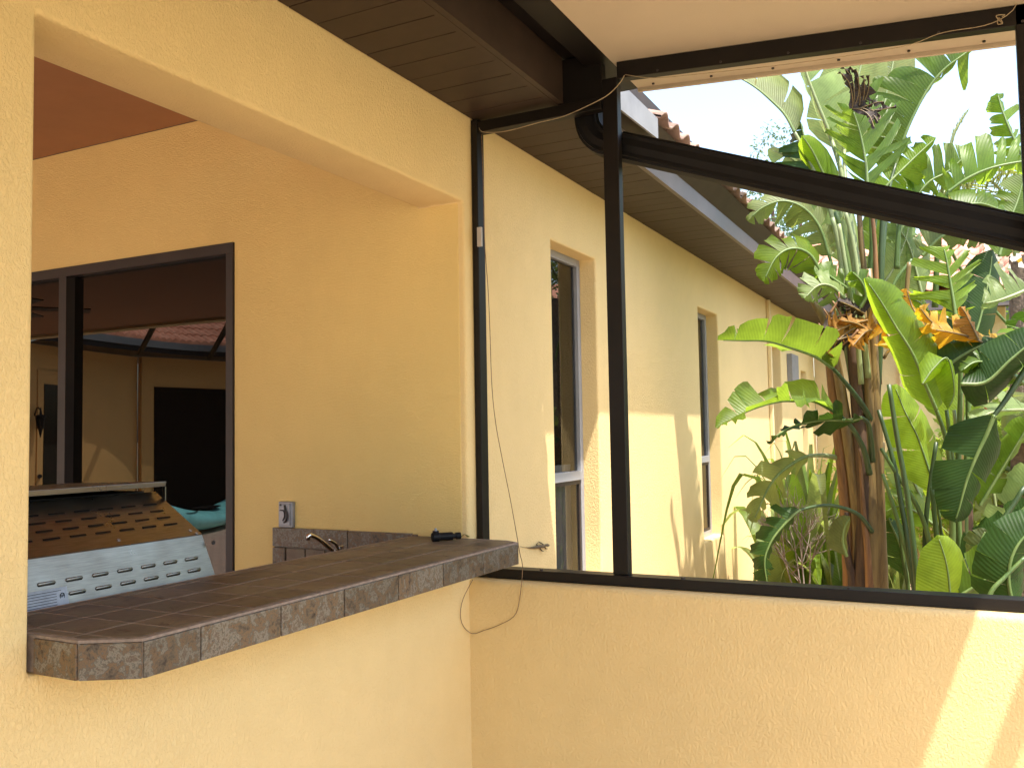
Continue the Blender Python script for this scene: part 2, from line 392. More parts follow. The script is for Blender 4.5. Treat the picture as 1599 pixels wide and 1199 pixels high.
# edge trims and fascia
MB().box((.326, -4.6, 2.745), (.3446, 7.95, 2.7505)).build('soffit_trim', m_soffit, house)
MB().box((.345, -4.6, 2.746), (.366, .07, 2.93)).build('fascia', m_soffit, house)
MB().box((.345, .125, 2.746), (.366, 7.9, 2.84)).build('fascia', m_fascia, house)
MB().hexa([(.3665, .125, 2.836), (.3675, .125, 2.836), (.3675, 7.9, 2.836), (.3665, 7.9, 2.836), (.3665, .125, 2.93), (.435, .125, 2.922), (.435, 7.9, 2.922), (.3665, 7.9, 2.93)]).build('drip_edge', m_soffit, house)
fl = MB().hexa([(.436, .38, 2.825), (.445, .38, 2.825), (.445, .90, 2.845), (.436, .90, 2.845), (.436, .38, 2.935), (.445, .38, 2.935), (.445, .90, 2.935), (.436, .90, 2.935)])
fl.build('flashing', m_flash, house)

# main roof eave tiles (S shaped)
def tile_mesh(L=.42, wd=.2, th=.014, rise=.045):
    mb = MB(); n = 10; vs = []
    for e, y_ in enumerate((0, L)):
        for o in (0, th):
            for i in range(n+1):
                u = i/n; z = (math.sin(math.pi*u/.62)*rise if u < .62 else -math.sin(math.pi*(u-.62)/.38)*rise*.3) + o
                vs.append((u*wd, y_, z + (.012 if e == 0 else 0)))
    m = n+1; fs = []
    for i in range(n):
        fs += [(i, i+1, 2*m+i+1, 2*m+i), (m+i, 3*m+i, 3*m+i+1, m+i+1), (i, m+i, m+i+1, i+1), (2*m+i, 2*m+i+1, 3*m+i+1, 3*m+i)]
    mb.add(vs, fs); return mb
tm = tile_mesh(.42, .168, .012, .030)
roof = MB().hexa([(-7.2, .93, 5.75), (.36, .93, 2.945), (.36, 7.6, 2.945), (-7.2, 7.6, 5.75), (-7.2, .93, 5.78), (.36, .93, 2.958), (.36, 7.6, 2.958), (-7.2, 7.6, 5.78)]).build('roof', m_terra, house)
t0 = tm.build('roof_tile', m_terra_old, roof, smooth=True)
sl_ = math.atan2(5.75-2.93, 7.62)
def place_tile(o, p, heading, slope):
    # local x across, local y up the slope
    o.rotation_euler = (Matrix.Rotation(heading, 3, 'Z') @ Matrix.Rotation(slope, 3, 'X')).to_euler(); o.location = p
cnt = 0
for row in range(2):
    for k in range(39):
        o = t0 if cnt == 0 else t0.copy()
        if cnt: COL.objects.link(o); o.parent = roof
        cnt += 1
        s = row*.34
        place_tile(o, V(((.448 if row == 0 else .30)-s*math.cos(sl_)*row*0, .915+k*.17, (2.931 if row == 0 else 2.99)+random.uniform(-.004, .004))), math.pi/2, sl_)

# windows in the side wall
def side_window(y0, y1, z0, z1, rail):
    x = -.085
    fr = MB(); tf = .036
    fr.box((x-.03, y0, z0), (x+.0, y0+tf, z1)); fr.box((x-.03, y1-tf, z0), (x+.0, y1, z1))
    fr.box((x-.03, y0+tf, z1-tf), (x+.0, y1-tf, z1)); fr.box((x-.03, y0+tf, z0), (x+.0, y1-tf, z0+tf))
    wn = fr.build('window', m_white, house, bevel=.002)
    MB().box((x-.024, y0+tf+.001, rail-.022), (x+.006, y1-tf-.001, rail+.022)).build('meeting_rail', m_white, wn, bevel=.002)
    s = MB(); a, b_ = y0+tf+.001, y1-tf-.001; e = .018
    s.box((x-.012, a, z0+tf+.001), (x-.003, a+e, rail-.023)); s.box((x-.012, b_-e, z0+tf+.001), (x-.003, b_, rail-.023))
    s.box((x-.012, a+e, rail-.023-e), (x-.003, b_-e, rail-.023)); s.box((x-.012, a+e, z0+tf+.001), (x-.003, b_-e, z0+tf+e))
    s.build('sash', m_bronze2, wn)
    MB().add([(x-.018, a, rail+.02), (x-.018, b_, rail+.02), (x-.018, b_, z1-tf), (x-.018, a, z1-tf)], [(0, 1, 2, 3)]).build('pane', m_glass, wn)
    MB().add([(x-.010, a, z0+tf), (x-.010, b_, z0+tf), (x-.010, b_, rail-.02), (x-.010, a, rail-.02)], [(0, 1, 2, 3)]).build('pane', m_screen, wn)
    # pleated curtain behind
    c = MB(); n = 60; vs = []
    for j, z in enumerate((z0-.02, rail+.05)):
        for i in range(n+1):
            yy = y0+.01+(y1-y0-.02)*i/n; vs.append((x-.075+.014*math.sin(i*.9)+.006*math.sin(i*2.3+j), yy, z))
    c.add(vs, [(i, i+1, n+2+i, n+1+i) for i in range(n)]); c.build('curtain', m_curtain, wn, smooth=True)
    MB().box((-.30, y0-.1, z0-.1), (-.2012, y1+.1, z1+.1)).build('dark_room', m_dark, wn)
    return wn
for (a, b_, c, d) in wins: side_window(a, b_, c, d, 1.395 if a < 6 else 1.3)
# utility box, wall downspout
q0, q1 = at(1231, 545, 0, .05), at(1246, 572, 0, .05)
o = MB().box((.002, 6.25, 2.05), (.05, 6.62, 2.33)).build('vent_box', m_flash); tag(o, 'small pale louvred vent box high on the sunlit side wall', 'vent')
o = MB().box((.002, 5.32, 0), (.034, 5.365, 2.744)).build('wall_downspout', m_stucco_far, bevel=.006); tag(o, 'yellow painted square downspout running up the side wall under the soffit', 'downspout')

# far wing facing us
wing = thing('house_wing', 'far projecting wing of the yellow house with orange tiled roof behind the plants', 'house')
wallmesh(1, 7.955, 8.3, (.0, 1.95), (0, 2.9), [], 'wall', m_stucco_far, wing, .01)
wallmesh(0, 1.951, 1.7, (7.96, 14), (0, 2.9), [], 'wall', m_stucco_far, wing, .01)
MB().box((.9, 7.90, 0), (.98, 7.953, 2.8)).build('corner_pilaster', m_stucco_far, wing)
MB().box((.35, 7.5, 2.84), (2.4, 7.95, 2.88)).build('soffit', m_soffit, wing)
MB().box((.35, 7.47, 2.80), (2.4, 7.499, 2.96)).build('fascia', m_fascia, wing)
zs_, sl2 = 2.97, math.radians(24)
Lr = 2.6
wr = MB().hexa([(.0, 7.5, zs_), (2.45, 7.5, zs_), (2.45, 7.5+Lr*math.cos(sl2), zs_+Lr*math.sin(sl2)), (-1.5, 7.5+Lr*math.cos(sl2), zs_+Lr*math.sin(sl2)),
   (.0, 7.5, zs_+.02), (2.45, 7.5, zs_+.02), (2.45, 7.5+Lr*math.cos(sl2), zs_+.02+Lr*math.sin(sl2)), (-1.5, 7.5+Lr*math.cos(sl2), zs_+.02+Lr*math.sin(sl2))]).build('roof', m_terra2, wing)
tb = tile_mesh(.40, .22, .014, .05).build('roof_tile', m_terra2, wr, smooth=True); cnt = 0
for row in range(8):
    for k in range(18):
        x = -.9+k*.22
        if x < .35-row*.25 or x > 2.3: continue
        o = tb if cnt == 0 else tb.copy()
        if cnt: COL.objects.link(o); o.parent = wr
        cnt += 1
        s = row*.33
        place_tile(o, V((x, 7.45+s*math.cos(sl2), zs_+.025+s*math.sin(sl2)+random.uniform(-.004, .004))), 0, sl2)

# neighbour's roof far right
nbh = thing('neighbour_house', 'neighbouring house with grey fascia and terracotta tiles at the right edge', 'house', (0, 0, 0))
c0 = at(1560, 520, 1, 16)
MB().box((c0.x-.5, 16, 0), (c0.x+7, 22, c0.z-.1)).build('wall', m_stucco_far, nbh)
MB().box((c0.x-1.0, 15.4, c0.z-.1), (c0.x+7.6, 15.6, c0.z+.62)).build('fascia', m_fascia, nbh)
MB().hexa([(c0.x-1.0, 15.3, c0.z+.63), (c0.x+7.6, 15.3, c0.z+.63), (c0.x+7.6, 19, c0.z+2.2), (c0.x+2.5, 19, c0.z+2.2),
           (c0.x-1.0, 15.3, c0.z+.70), (c0.x+7.6, 15.3, c0.z+.70), (c0.x+7.6, 19, c0.z+2.27), (c0.x+2.5, 19, c0.z+2.27)]).build('roof', m_terra, nbh)

# ================================================================== HALF WALL + SCREEN ENCLOSURE
hw = wallmesh(1, 0.0, .2, (-.05, 4.5), (0, 1.092), [], 'half_wall', m_stucco, None, .018)
tag(hw, 'low yellow stucco wall under the screen frame, sunlit at its right end', 'wall')
enc = thing('screen_enclosure', 'dark bronze aluminium screen enclosure frame over the low wall', 'screen enclosure')
Y0, Y1 = .055, .105
def mem(a, b_, name, bevel=.002, m=m_bronze): return MB().box(a, b_).build(name, m, enc, bevel=bevel)
mem((.0025, Y0, 1.10), (.028, Y1, 2.745), 'post')
mem((.512, Y0+.012, 1.128), (.566, Y1, 2.80), 'post')
mem((1.743, Y0+.012, 1.128), (1.797, Y1, 2.80), 'post')
mem((3.05, Y0+.012, 1.128), (3.10, Y1, 2.70), 'post')
mem((.003, Y0-.004, 1.0935), (4.4, Y1+.01, 1.127), 'sill_rail')
mem((.029, Y0+.004, 2.698), (.511, Y1-.004, 2.738), 'rail')
SLP = -.0717
def zc(x): return 2.852 + SLP*(x-.56)
def sbeam(x0, x1, y0, y1, dz0, dz1, name, m=m_bronze):
    return MB().hexa([(x0, y0, zc(x0)+dz0), (x1, y0, zc(x1)+dz0), (x1, y1, zc(x1)+dz0), (x0, y1, zc(x0)+dz0),
                      (x0, y0, zc(x0)+dz1), (x1, y0, zc(x1)+dz1), (x1, y1, zc(x1)+dz1), (x0, y1, zc(x0)+dz1)]).build(name, m, enc, bevel=.0015)
sbeam(.567, 4.3, Y0+.012, Y1, -.058, -.0015, 'beam')
# roof panels (tan), seams run down the slope
RX1 = 2.13
for i in range(6):
    y0 = -6.3+i*1.105
    sbeam(.55, RX1, y0+.001, y0+1.1045, 0, .07, 'roof_panel', m_pan)
sbeam(.55, RX1, .331, .345, -.012, .075, 'roof_edge_trim', m_pan)
sbeam(RX1+.001, RX1+.04, -6.3, .33, -.02, .075, 'roof_edge_trim', m_bronze)
mem((.3665, -6.3, 2.905), (.449, .35, 3.02), 'ledger_beam')
mem((.451, -6.3, 2.858), (.549, .35, 3.02), 'ledger_beam')
mem((.350, .071, 2.741), (.511, .11, 2.90), 'gusset')
o = MB().box((2.33, -6.3, 2.70), (2.38, .05, 2.75)).build('beam', m_bronze, enc)
# screws
for x in [.62+.21*i for i in range(6)]:
    MB().disc((x, .30, zc(x)-.001), (0, 0, -1), .005, .004, 8).build('screw', m_bronze2, enc)
    MB().disc((x+.09, Y0+.011, zc(x+.09)-.05), (0, -1, 0), .004, .003, 8).build('screw', m_bronze2, enc)
for z in (1.55, 2.05, 2.5): MB().disc((.015, Y0-.0005, z), (0, -1, 0), .004, .003, 8).build('screw', m_black, enc)
for x in (.25, .75, 1.25): MB().disc((x, Y0+.01, 1.127), (0, 0, 1), .006, .005, 8).build('screw', m_bronze2, enc)
o = MB().box((.026, .048, 2.275), (.043, .058, 2.345)).build('latch_plate', m_curtain, enc)

# corrugated downspout crossing outside the screen
dsp = thing('leaning_downspout', 'black corrugated downspout slanting across outside of the screen opening', 'downspout')
P = [at(922, 162, 1, .17), at(922, 190, 1, .17), at(928, 210, 1, .17), at(944, 224, 1, .17), at(970, 229, 1, .17), at(1595, 364, 1, .17), at(1660, 378, 1, .17)]
def ribbed(pts, a, bb, n, name, parent):
    pts = pts; mb = MB(); q = 24; m = len(pts); vs = []
    for i, p in enumerate(pts):
        tg = (pts[min(i+1, m-1)]-pts[max(i-1, 0)]).normalized(); side = V((0, 1, 0)); up = tg.cross(side).normalized()
        for k in range(q):
            th = 2*math.pi*k/q; c, s = math.cos(th), math.sin(th)
            cc = math.copysign(abs(c)**.5, c); ss = math.copysign(abs(s)**.5, s)
            rr = 1+.05*math.cos(k*math.pi)
            vs.append(p+up*(ss*a*rr)+side*(cc*bb*rr))
    fs = [(i*q+k, i*q+(k+1) % q, (i+1)*q+(k+1) % q, (i+1)*q+k) for i in range(m-1) for k in range(q)]
    fs += [tuple(range(q)), tuple((m-1)*q+k for k in range(q))]
    return mb.add(vs, fs).build(name, m_black, parent)
ribbed(smoothpts(P[:5], 14), .046, .05, 0, 'elbow', dsp)
ribbed(smoothpts([P[4]+(P[5]-P[4])*.005, P[5], P[6]], 6), .0465, .048, 0, 'pipe', dsp)

# ================================================================== BAR COUNTER
bar = thing('bar_counter', 'raised bar counter of brown slate-look tiles set in the wall opening', 'counter', (0, -.85, 1.16))
ZT = 1.237
foot = [(-.23, -1.641), (.125, -1.641), (.224, -1.580), (.224, -.055), (.162, -.020), (-.23, -.0025)]
def prism(poly, z0, z1, name, mat, parent, bevel=0):
    n = len(poly); mb = MB(); mb.add([(x, y, z0) for x, y in poly]+[(x, y, z1) for x, y in poly],
        [tuple(range(n-1, -1, -1)), tuple(range(n, 2*n))]+[(i, (i+1) % n, n+(i+1) % n, n+i) for i in range(n)])
    return mb.build(name, mat, parent, bevel=bevel)
def inset(poly, d):
    c = [sum(p[0] for p in poly)/len(poly), sum(p[1] for p in poly)/len(poly)]
    out = []; n = len(poly)
    for i in range(n):
        p0, p1, p2 = V(poly[i-1]), V(poly[i]), V(poly[(i+1) % n])
        e1, e2 = (p1-p0).normalized(), (p2-p1).normalized(); n1, n2 = V((-e1.y, e1.x)), V((-e2.y, e2.x))
        k = d/(1+n1.dot(n2)); out.append(tuple(p1+(n1+n2)*k))
    return out
prism(inset(foot, .003), 1.165, ZT-.0007, 'substrate', m_grout, bar)
def clip(poly, a, b_):
    out = []; a, b_ = V(a), V(b_); nn = V((-(b_-a).y, (b_-a).x))
    for i in range(len(poly)):
        p, q = V(poly[i]), V(poly[(i+1) % len(poly)]); dp, dq = (p-a).dot(nn), (q-a).dot(nn)
        if dp >= 0: out.append(tuple(p))
        if dp*dq < 0: out.append(tuple(p+(q-p)*(dp/(dp-dq))))
    return out
inner = inset(foot, .016)
rows = [-.23, -.185, -.052, .088, .24]; g = .0031
cols = [-1.705+.107*i for i in range(17)]
for i in range(4):
    for j in range(16):
        poly = [(rows[i]+g, cols[j]+g), (rows[i+1]-g, cols[j]+g), (rows[i+1]-g, cols[j+1]-g), (rows[i]+g, cols[j+1]-g)]
        for k in range(len(inner)):
            if len(poly) < 3: break
            poly = clip(poly, inner[k], inner[(k+1) % len(inner)])
        if len(poly) < 3: continue
        ar = abs(sum(poly[k][0]*poly[(k+1) % len(poly)][1]-poly[(k+1) % len(poly)][0]*poly[k][1] for k in range(len(poly))))/2
        if ar < 4e-4: continue
        cx_, cy_ = sum(p[0] for p in poly)/len(poly), sum(p[1] for p in poly)/len(poly)
        o = prism([(p[0]-cx_, p[1]-cy_) for p in poly], 0, .005, 'top_tile', m_tile, bar, .0012)
        o.location = (cx_, cy_, ZT-.005+random.uniform(-.0004, .0004))
# lip strip
ring_o, ring_i = inset(foot, .001), inset(foot, .0155)
mb = MB(); n = len(foot)
for k in range(n-2):
    a, b_, c, d = ring_o[k], ring_o[k+1], ring_i[k+1], ring_i[k]
    mb.add([(*a, ZT-.006), (*b_, ZT-.006), (*c, ZT-.006), (*d, ZT-.006), (*a, ZT-.001), (*b_, ZT-.001), (*c, ZT-.0005), (*d, ZT-.0005)],
           [(0,3,2,1),(4,5,6,7),(0,1,5,4),(1,2,6,5),(2,3,7,6),(3,0,4,7)])
mb.build('edge_lip', m_lip, bar)
# front tiles
segs = [((.0, -1.641), (.125, -1.641)), ((.125, -1.641), (.224, -1.580))]
yy = [-1.580, -1.443, -1.213, -.99, -.76, -.534, -.30, -.055]
segs += [((.224, yy[i]), (.224, yy[i+1])) for i in range(7)] + [((.224, -.055), (.162, -.020))]
for a, b_ in segs:
    a, b_ = V(a), V(b_); e = (b_-a).normalized(); nn = V((e.y, -e.x)); a2, b2 = a+e*.0022, b_-e*.0022
    o_ = nn*-.006
    loc = (a+b_)/2
    poly = [a2+o_-loc, a2+nn*.0015-loc, b2+nn*.0015-loc, b2+o_-loc]
    o = prism([tuple(p) for p in poly], 0, .066, 'edge_tile', m_tile_front, bar, .0015); o.location = (loc.x, loc.y, 1.164)
for o in bar.children: o.matrix_parent_inverse = Matrix.Translation(-bar.location)

# lower kitchen counter (behind the bar) + backsplash
kc = thing('kitchen_counter', 'low tiled outdoor kitchen counter behind the raised bar', 'counter')
MB().box((-.875, -2.6, .02), (-.2315, -.003, .885)).build('cabinet', m_stucco_fine, kc)
MB().box((-.90, -2.62, .887), (-.2315, -.003, .925)).build('worktop', m_tile, kc, bevel=.004)
MB().box((-.2305, -1.64, .93), (-.205, -.003, 1.159)).build('knee_wall', m_tile, kc)
bs = thing('tile_backsplash', 'stepped dark slate tile backsplash on the yellow wall behind the bar', 'backsplash')
MB().box((-.875, -.014, .926), (-.232, -.001, 1.244)).build('mortar', m_grout, bs)
xs = [-.877, -.811]; 
for (x0, x1, z0, z1) in [(-.877, -.813, .927, 1.17), (-.877, -.511, 1.172, 1.247), (-.509, -.2, 1.172, 1.243)]:
    cx_, cz_ = (x0+x1)/2, (z0+z1)/2
    o = MB().box((x0-cx_+.001, -.006, z0-cz_+.001), (x1-cx_-.001, .006, z1-cz_-.001)).build('tile', m_tile_front, bs, bevel=.0015); o.location = (cx_, -.019, cz_)
for i in range(6):
    for j in range(3):
        x0 = -.811+i*.0965; z1 = 1.170-j*.081
        cx_, cz_ = x0+.047, z1-.04
        o = MB().box((-.0455, -.004, -.038), (.0455, .004, .038)).build('tile', m_tile, bs, bevel=.0015); o.location = (cx_, -.017, cz_)

# ================================================================== FAUCET, OUTLET, VALVE
fc = thing('faucet', 'chrome faucet with curved spout poking up behind the bar', 'faucet', (-.46, -.10, .925))
SP = [at(x, y, 0, -.45) for x, y in ((481.2, 843), (481, 836), (486, 835.5), (497, 841), (508, 850), (519, 859), (527, 870))]
SP.append(V((-.46, -.13, 1.0))); SP.append(V((-.46, -.12, .926)))
fb = MB().tube(smoothpts(SP, 30), .0075, 10).build('spout', m_chrome, fc, smooth=True)
SP = [at(x, y, 0, -.43) for x, y in ((513, 842), (518, 845), (524, 849), (529, 858), (531, 868))]
MB().tube(smoothpts(SP, 12), [.003, .004]+[.0055]*10, 8).build('handle', m_chrome, fc, smooth=True)
a = at(532, 851, 0, -.43); MB().disc(a+V((0, 0, -.2)), (0, 0, 1), .011, .2, 16).build('valve_body', m_chrome, fc, smooth=False, bevel=.002)
rel(fc)
ot = thing('outlet_box', 'grey metal weatherproof outlet cover on the yellow wall', 'outlet', (-.815, 0, 1.30))
MB().box((-.850, -.020, 1.247), (-.780, -.001, 1.348)).build('cover', m_zinc, ot, bevel=.004)
MB().box((-.842, -.0245, 1.255), (-.788, -.0205, 1.340)).build('lid', m_zinc, ot, bevel=.002)
MB().tube(smoothpts([V((-.812, -.027, 1.335)), V((-.806, -.030, 1.315)), V((-.797, -.031, 1.295)), V((-.803, -.030, 1.275)), V((-.815, -.027, 1.268))], 14), .004, 8).build('latch', m_bronze2, ot, smooth=True)
MB().tube(smoothpts([V((-.835, -.027, 1.315)), V((-.815, -.028, 1.312)), V((-.812, -.028, 1.29)), V((-.822, -.027, 1.275))], 10), .0025, 8).build('pull', m_bronze2, ot, smooth=True)
MB().disc((-.833, -.0255, 1.335), (0, -1, 0), .004, .003, 10).build('screw', m_bronze2, ot)
rel(ot)
va, vb = at(674, 838.5, 2, 1.252), at(719, 836, 2, 1.252)
dv = (vb-va); L = dv.length; e = dv.normalized()
vf = thing('hose_fitting', 'black plastic hose fitting with small knob lying on the bar', 'fitting', tuple(va))
MB().tube([va, va+e*L*.05, va+e*L*.25, va+e*L*.26, va+e*L*.72, va+e*L*.73], [.013, .016, .016, .014, .014, .012], 16).build('body', m_black, vf, bevel=.001)
MB().tube([va+e*L*.74, va+e*L*.84, va+e*L*.845, va+e*L], [.009, .009, .012, .012], 16).build('nozzle', m_black, vf)
MB().disc(va+e*L*.14+V((0, 0, .014)), (0, 0, 1), .011, .007, 14).build('knob_base', m_black, vf)
MB().tube([va+e*L*.14+V((0, 0, .0205)), va+e*L*.14+V((0, 0, .030))], [.006, .0035], 10).build('knob', m_zinc, vf)
rel(vf)
dp = MB(); random.seed(3); lp = []
dc = at(733, 838, 2, 1.2385)
for k in range(9): lp.append(dc+V((random.uniform(-.02, .02), random.uniform(-.02, .01), .002)))
dp.tube(smoothpts([vb+V((0, 0, -.008)), vb.lerp(dc, .4)+V((0, 0, .006)), vb.lerp(dc, .8)+V((0, 0, .002)), dc], 10), [.002]*6+[.004, .005, .004, .001], 6, flat=.4)
o = dp.build('dry_leaf', LM['olive'], None, smooth=True); tag(o, 'curled dry leaf lying beside the black fitting on the bar', 'leaf')

# ================================================================== GRILL
gr = thing('grill', 'stainless steel grill seen from behind with slotted hood', 'grill', (-.6, -1.6, .93))
gy0 = -2.35
XA, ZA, XB, ZB = -.298, 1.338, -.446, 1.432
MB().hexa([(-.70, gy0, .93), (-.268, gy0, .93), (-.268, -.905, .93), (-.70, -.905, .93), (-.70, gy0, 1.20), (-.270, gy0, 1.20), (-.270, -.9075, 1.20), (-.70, -.9075, 1.20)]).build('firebox', m_steel, gr)
lowp = MB().hexa([(-.30, gy0, 1.201), (-.2698, gy0, 1.201), (-.2698, -.908, 1.201), (-.30, -.908, 1.201), (XA-.02, gy0, ZA), (XA, gy0, ZA), (XA, -.939, ZA), (XA-.02, -.939, ZA)]).build('rear_panel', m_steel, gr, bevel=.0015)
# sloped vent panel
un = V((XB-XA, 0, ZB-ZA)); ul = un.length; un.normalize(); nn = V((-un.z, 0, un.x)); nn = nn if nn.x > 0 else -nn
m_slope = m_steel
vp = MB(); c = [(XA, gy0, ZA+.001), (XA, -.939, ZA+.001), (XB-.03, -.942, ZB+.02), (XB-.03, gy0, ZB+.02)]
vp.add([V(p) for p in c]+[V(p)-nn*.02 for p in c], [(0,1,2,3),(7,6,5,4),(0,4,5,1),(1,5,6,2),(2,6,7,3),(3,7,4,0)])
slope = vp.build('vent_panel', m_steel, gr)
sm = MB().box((-.0020, 0, -.0), (.0020, .043, .0018)); lm = MB().box((.0021, .001, .0), (.0031, .042, .0022))
cnt = 0; slot0 = None
for tt_ in (.33, .51, .69, .87):
    for k in range(-11, 5):
        y = -1.308+k*.0705
        if y > -1.0 and k > 4: continue
        if y+.04 > -.95 or y < gy0+.05: continue
        p = V((XA, y, ZA+.001))+un*(ul*tt_)+nn*.0003
        if slot0 is None:
            slot0 = sm.build('vent_slot', m_black, slope); lip0 = lm.build('slot_lip', m_steel, slope); s_, l_ = slot0, lip0
        else:
            s_, l_ = slot0.copy(), lip0.copy(); COL.objects.link(s_); COL.objects.link(l_); s_.parent = l_.parent = slope
        Mx = Matrix((un, V((0, 1, 0)), nn)).transposed().to_4x4(); Mx.translation = p
        s_.matrix_local = Mx; l_.matrix_local = Mx
# louvres on rear panel
lv0 = None
lvm = MB(); n = 10
ring = []
for i in range(n+1):
    th = math.pi*i/n; ring.append((math.sin(th)*.006, -math.cos(th)*.0055))
lvm.tube([V((.0, 0, 0)), V((0, .003, 0)), V((0, .041, 0)), V((0, .044, 0))], [.002, .0048, .0048, .002], 10)
for z, ks in ((1.279, range(-12, 7)), (1.248, range(-12, 7))):
    for k in ks:
        y = -1.434+k*.0705+(.004 if z < 1.26 else 0)
        if y+.044 > -.93 or y < gy0+.05: continue
        if z < 1.26 and y < -1.36-.004 and y > -1.62: continue
        xx = -.2698+(XA+.2698)*(z-1.201)/(ZA-1.201)
        o = lvm.build('louvre', m_steel, lowp, smooth=True) if lv0 is None else lv0.copy()
        if lv0 is None: lv0 = o
        else: COL.objects.link(o); o.parent = lowp
        o.location = (xx+.001, y, z); o.scale = (.6, 1, 1)
# screws
for (y, t_) in ((-.965, .12), (-1.195, .12), (-.955, .03)):
    p = V((XA, y, ZA+.001))+un*(ul*t_); MB().disc(p, nn, .0045, .002, 12).build('screw', m_zinc, slope)
MB().disc((-.276, -.921, 1.325-.01), (1, 0, 0), .006, .002, 12).build('screw', m_bronze2, lowp)
# rating plate
xx = lambda z: -.2698+(XA+.2698)*(z-1.201)/(ZA-1.201)
rp = MB(); rp.hexa([(xx(1.222)+.0005, -1.60, 1.222), (xx(1.222)+.0025, -1.60, 1.222), (xx(1.222)+.0025, -1.364, 1.222), (xx(1.222)+.0005, -1.364, 1.222),
   (xx(1.266)+.0005, -1.60, 1.266), (xx(1.266)+.0025, -1.60, 1.266), (xx(1.266)+.0025, -1.364, 1.266), (xx(1.266)+.0005, -1.364, 1.266)])
plate = rp.build('rating_plate', m_zinc, gr)
pr = MB()
for i, z in enumerate((1.259, 1.253, 1.247, 1.241, 1.235, 1.229)):
    x_ = xx(z)+.0026; y1 = -1.385 if i > 2 else -1.372-(.012 if i in (1, 2) else 0)
    pr.add([(x_, -1.59, z), (x_, y1-.008, z), (x_, y1-.008, z+.0012), (x_, -1.59, z+.0012)], [(0, 1, 2, 3)])
pr.build('print_lines', m_black, plate)
def text(body, size, loc, rot, mat, parent, name='lettering', ext=.0003):
    cu = bpy.data.curves.new(name, 'FONT'); cu.body = body; cu.size = size; cu.extrude = ext; cu.align_x = 'CENTER'; cu.align_y = 'CENTER'
    o = bpy.data.objects.new(name, cu); COL.objects.link(o); dg = bpy.context.evaluated_depsgraph_get()
    me = bpy.data.meshes.new_from_object(o.evaluated_get(dg)); bpy.data.objects.remove(o)
    me.materials.append(mat); o = bpy.data.objects.new(name, me); COL.objects.link(o); o.parent = parent; o.location = loc; o.rotation_euler = rot; return o
z = 1.246; th = [2*math.pi*i/24 for i in range(25)]
MB().tube([V((xx(z)+.0028, -1.3785+.0055*math.cos(a), z+.0075*math.sin(a))) for a in th], .0008, 5, False).build('emblem', m_black, plate)
text('SP', .009, (xx(z)+.0028, -1.3785, z), (math.pi/2, 0, math.pi/2), m_black, plate)
# lid (hood) raised behind
MB().hexa([(-.85, gy0, 1.455), (-.437, gy0, 1.4675), (-.437, -.942, 1.4675), (-.85, -.942, 1.455), (-.85, gy0, 1.472), (-.435, gy0, 1.4815), (-.435, -.940, 1.4815), (-.85, -.940, 1.472)]).build('hood', m_steel, gr, bevel=.001)
MB().box((-.449, -.9425, 1.425), (-.437, -.940, 1.467)).build('hood_side', m_steel, gr)
MB().box((-.80, gy0, 1.20), (-.52, -.944, 1.4535)).build('hood_gap_shade', m_black, gr)  # black block stands in for the shade in the gap under the hood
rel(gr)
for o in gr.children: pass

# ================================================================== WIRES, LIZARD
def wire(px, ax_v, rad, name, label, mt=None, n=60):
    P = [at(x, y, a, v) for (x, y, a, v) in px]
    return tag(MB().tube(smoothpts(P, n), rad, 6).build(name, mt or m_twine, None, smooth=True), label, 'wire')
wire([(975, 118, 1, .045), (968, 130, 1, .045), (950, 148, 1, .03), (925, 162, 1, .02), (880, 182, 1, .03), (840, 192, 1, .035), (800, 203, 1, .04), (775, 207, 1, .045), (753, 206, 1, .05), (748, 200, 1, .05)],
     0, .0015, 'loose_wire', 'thin tan wire sagging under the dark beam at the corner of soffit and screen')
wire([(976, 117, 1, .05), (1020, 122, 1, .05), (1100, 115, 1, .05), (1250, 98, 1, .05), (1405, 74, 1, .05), (1470, 52, 1, .05), (1530, 42, 1, .05), (1560, 32, 1, .05), (1580, 18, 1, .05), (1588, 6, 1, .05)],
     0, .0011, 'beam_wire', 'thin tan wire strung along the sloping top beam to a knot at the right')
kn = at(1563, 31, 1, .048); mb = MB(); random.seed(5)
mb.tube(smoothpts([kn+V((random.uniform(-.012, .012), random.uniform(-.004, .004), random.uniform(-.014, .014))) for _ in range(9)], 30), .0014, 5)
o = mb.build('wire_knot', m_twine); tag(o, 'small tangled wire knot on the top beam near the right post', 'wire')
wire([(752, 210, 1, .05), (755, 300, 1, .05), (757, 380, 1, .045), (762, 450, 1, .04), (765, 515, 1, .04), (768, 600, 1, .03), (774, 660, 1, .02), (785, 720, 1, 0), (797, 780, 1, -.01), (806, 830, 1, -.02), (812, 865, 1, -.03), (816, 885, 1, -.02), (812, 930, 1, -.012), (804, 960, 1, -.01), (780, 975, 1, -.008), (755, 984, 1, -.006), (738, 989, 1, -.006), (724, 978, 0, .006), (719, 960, 0, .006), (723, 935, 0, .01), (738, 905, 0, .02)],
     0, .0013, 'hanging_wire', 'long rusty wire hanging down the corner post and looping below the bar end', m_rust, n=120)
kk = at(765, 516, 1, .038); mb = MB()
lz = MB(); random.seed(9)
def LZ(x, y, h=.008): return at(x, y, 0, h)
body = smoothpts([LZ(858, 851.5, .012), LZ(855, 851, .013), LZ(852, 851.3, .012), LZ(848, 853, .013), LZ(843, 853, .012), LZ(838, 854, .008), LZ(830, 855, .006), LZ(821, 854.5, .005), LZ(812, 853, .005)], 40)
rr = [(.002+.0045*min(1, i/3)) if i < 4 else (.0055 if i < 7 else (.0042 if i < 9 else (.007 if i < 18 else max(.0008, .006*(1-(i-18)/16))))) for i in range(40)]
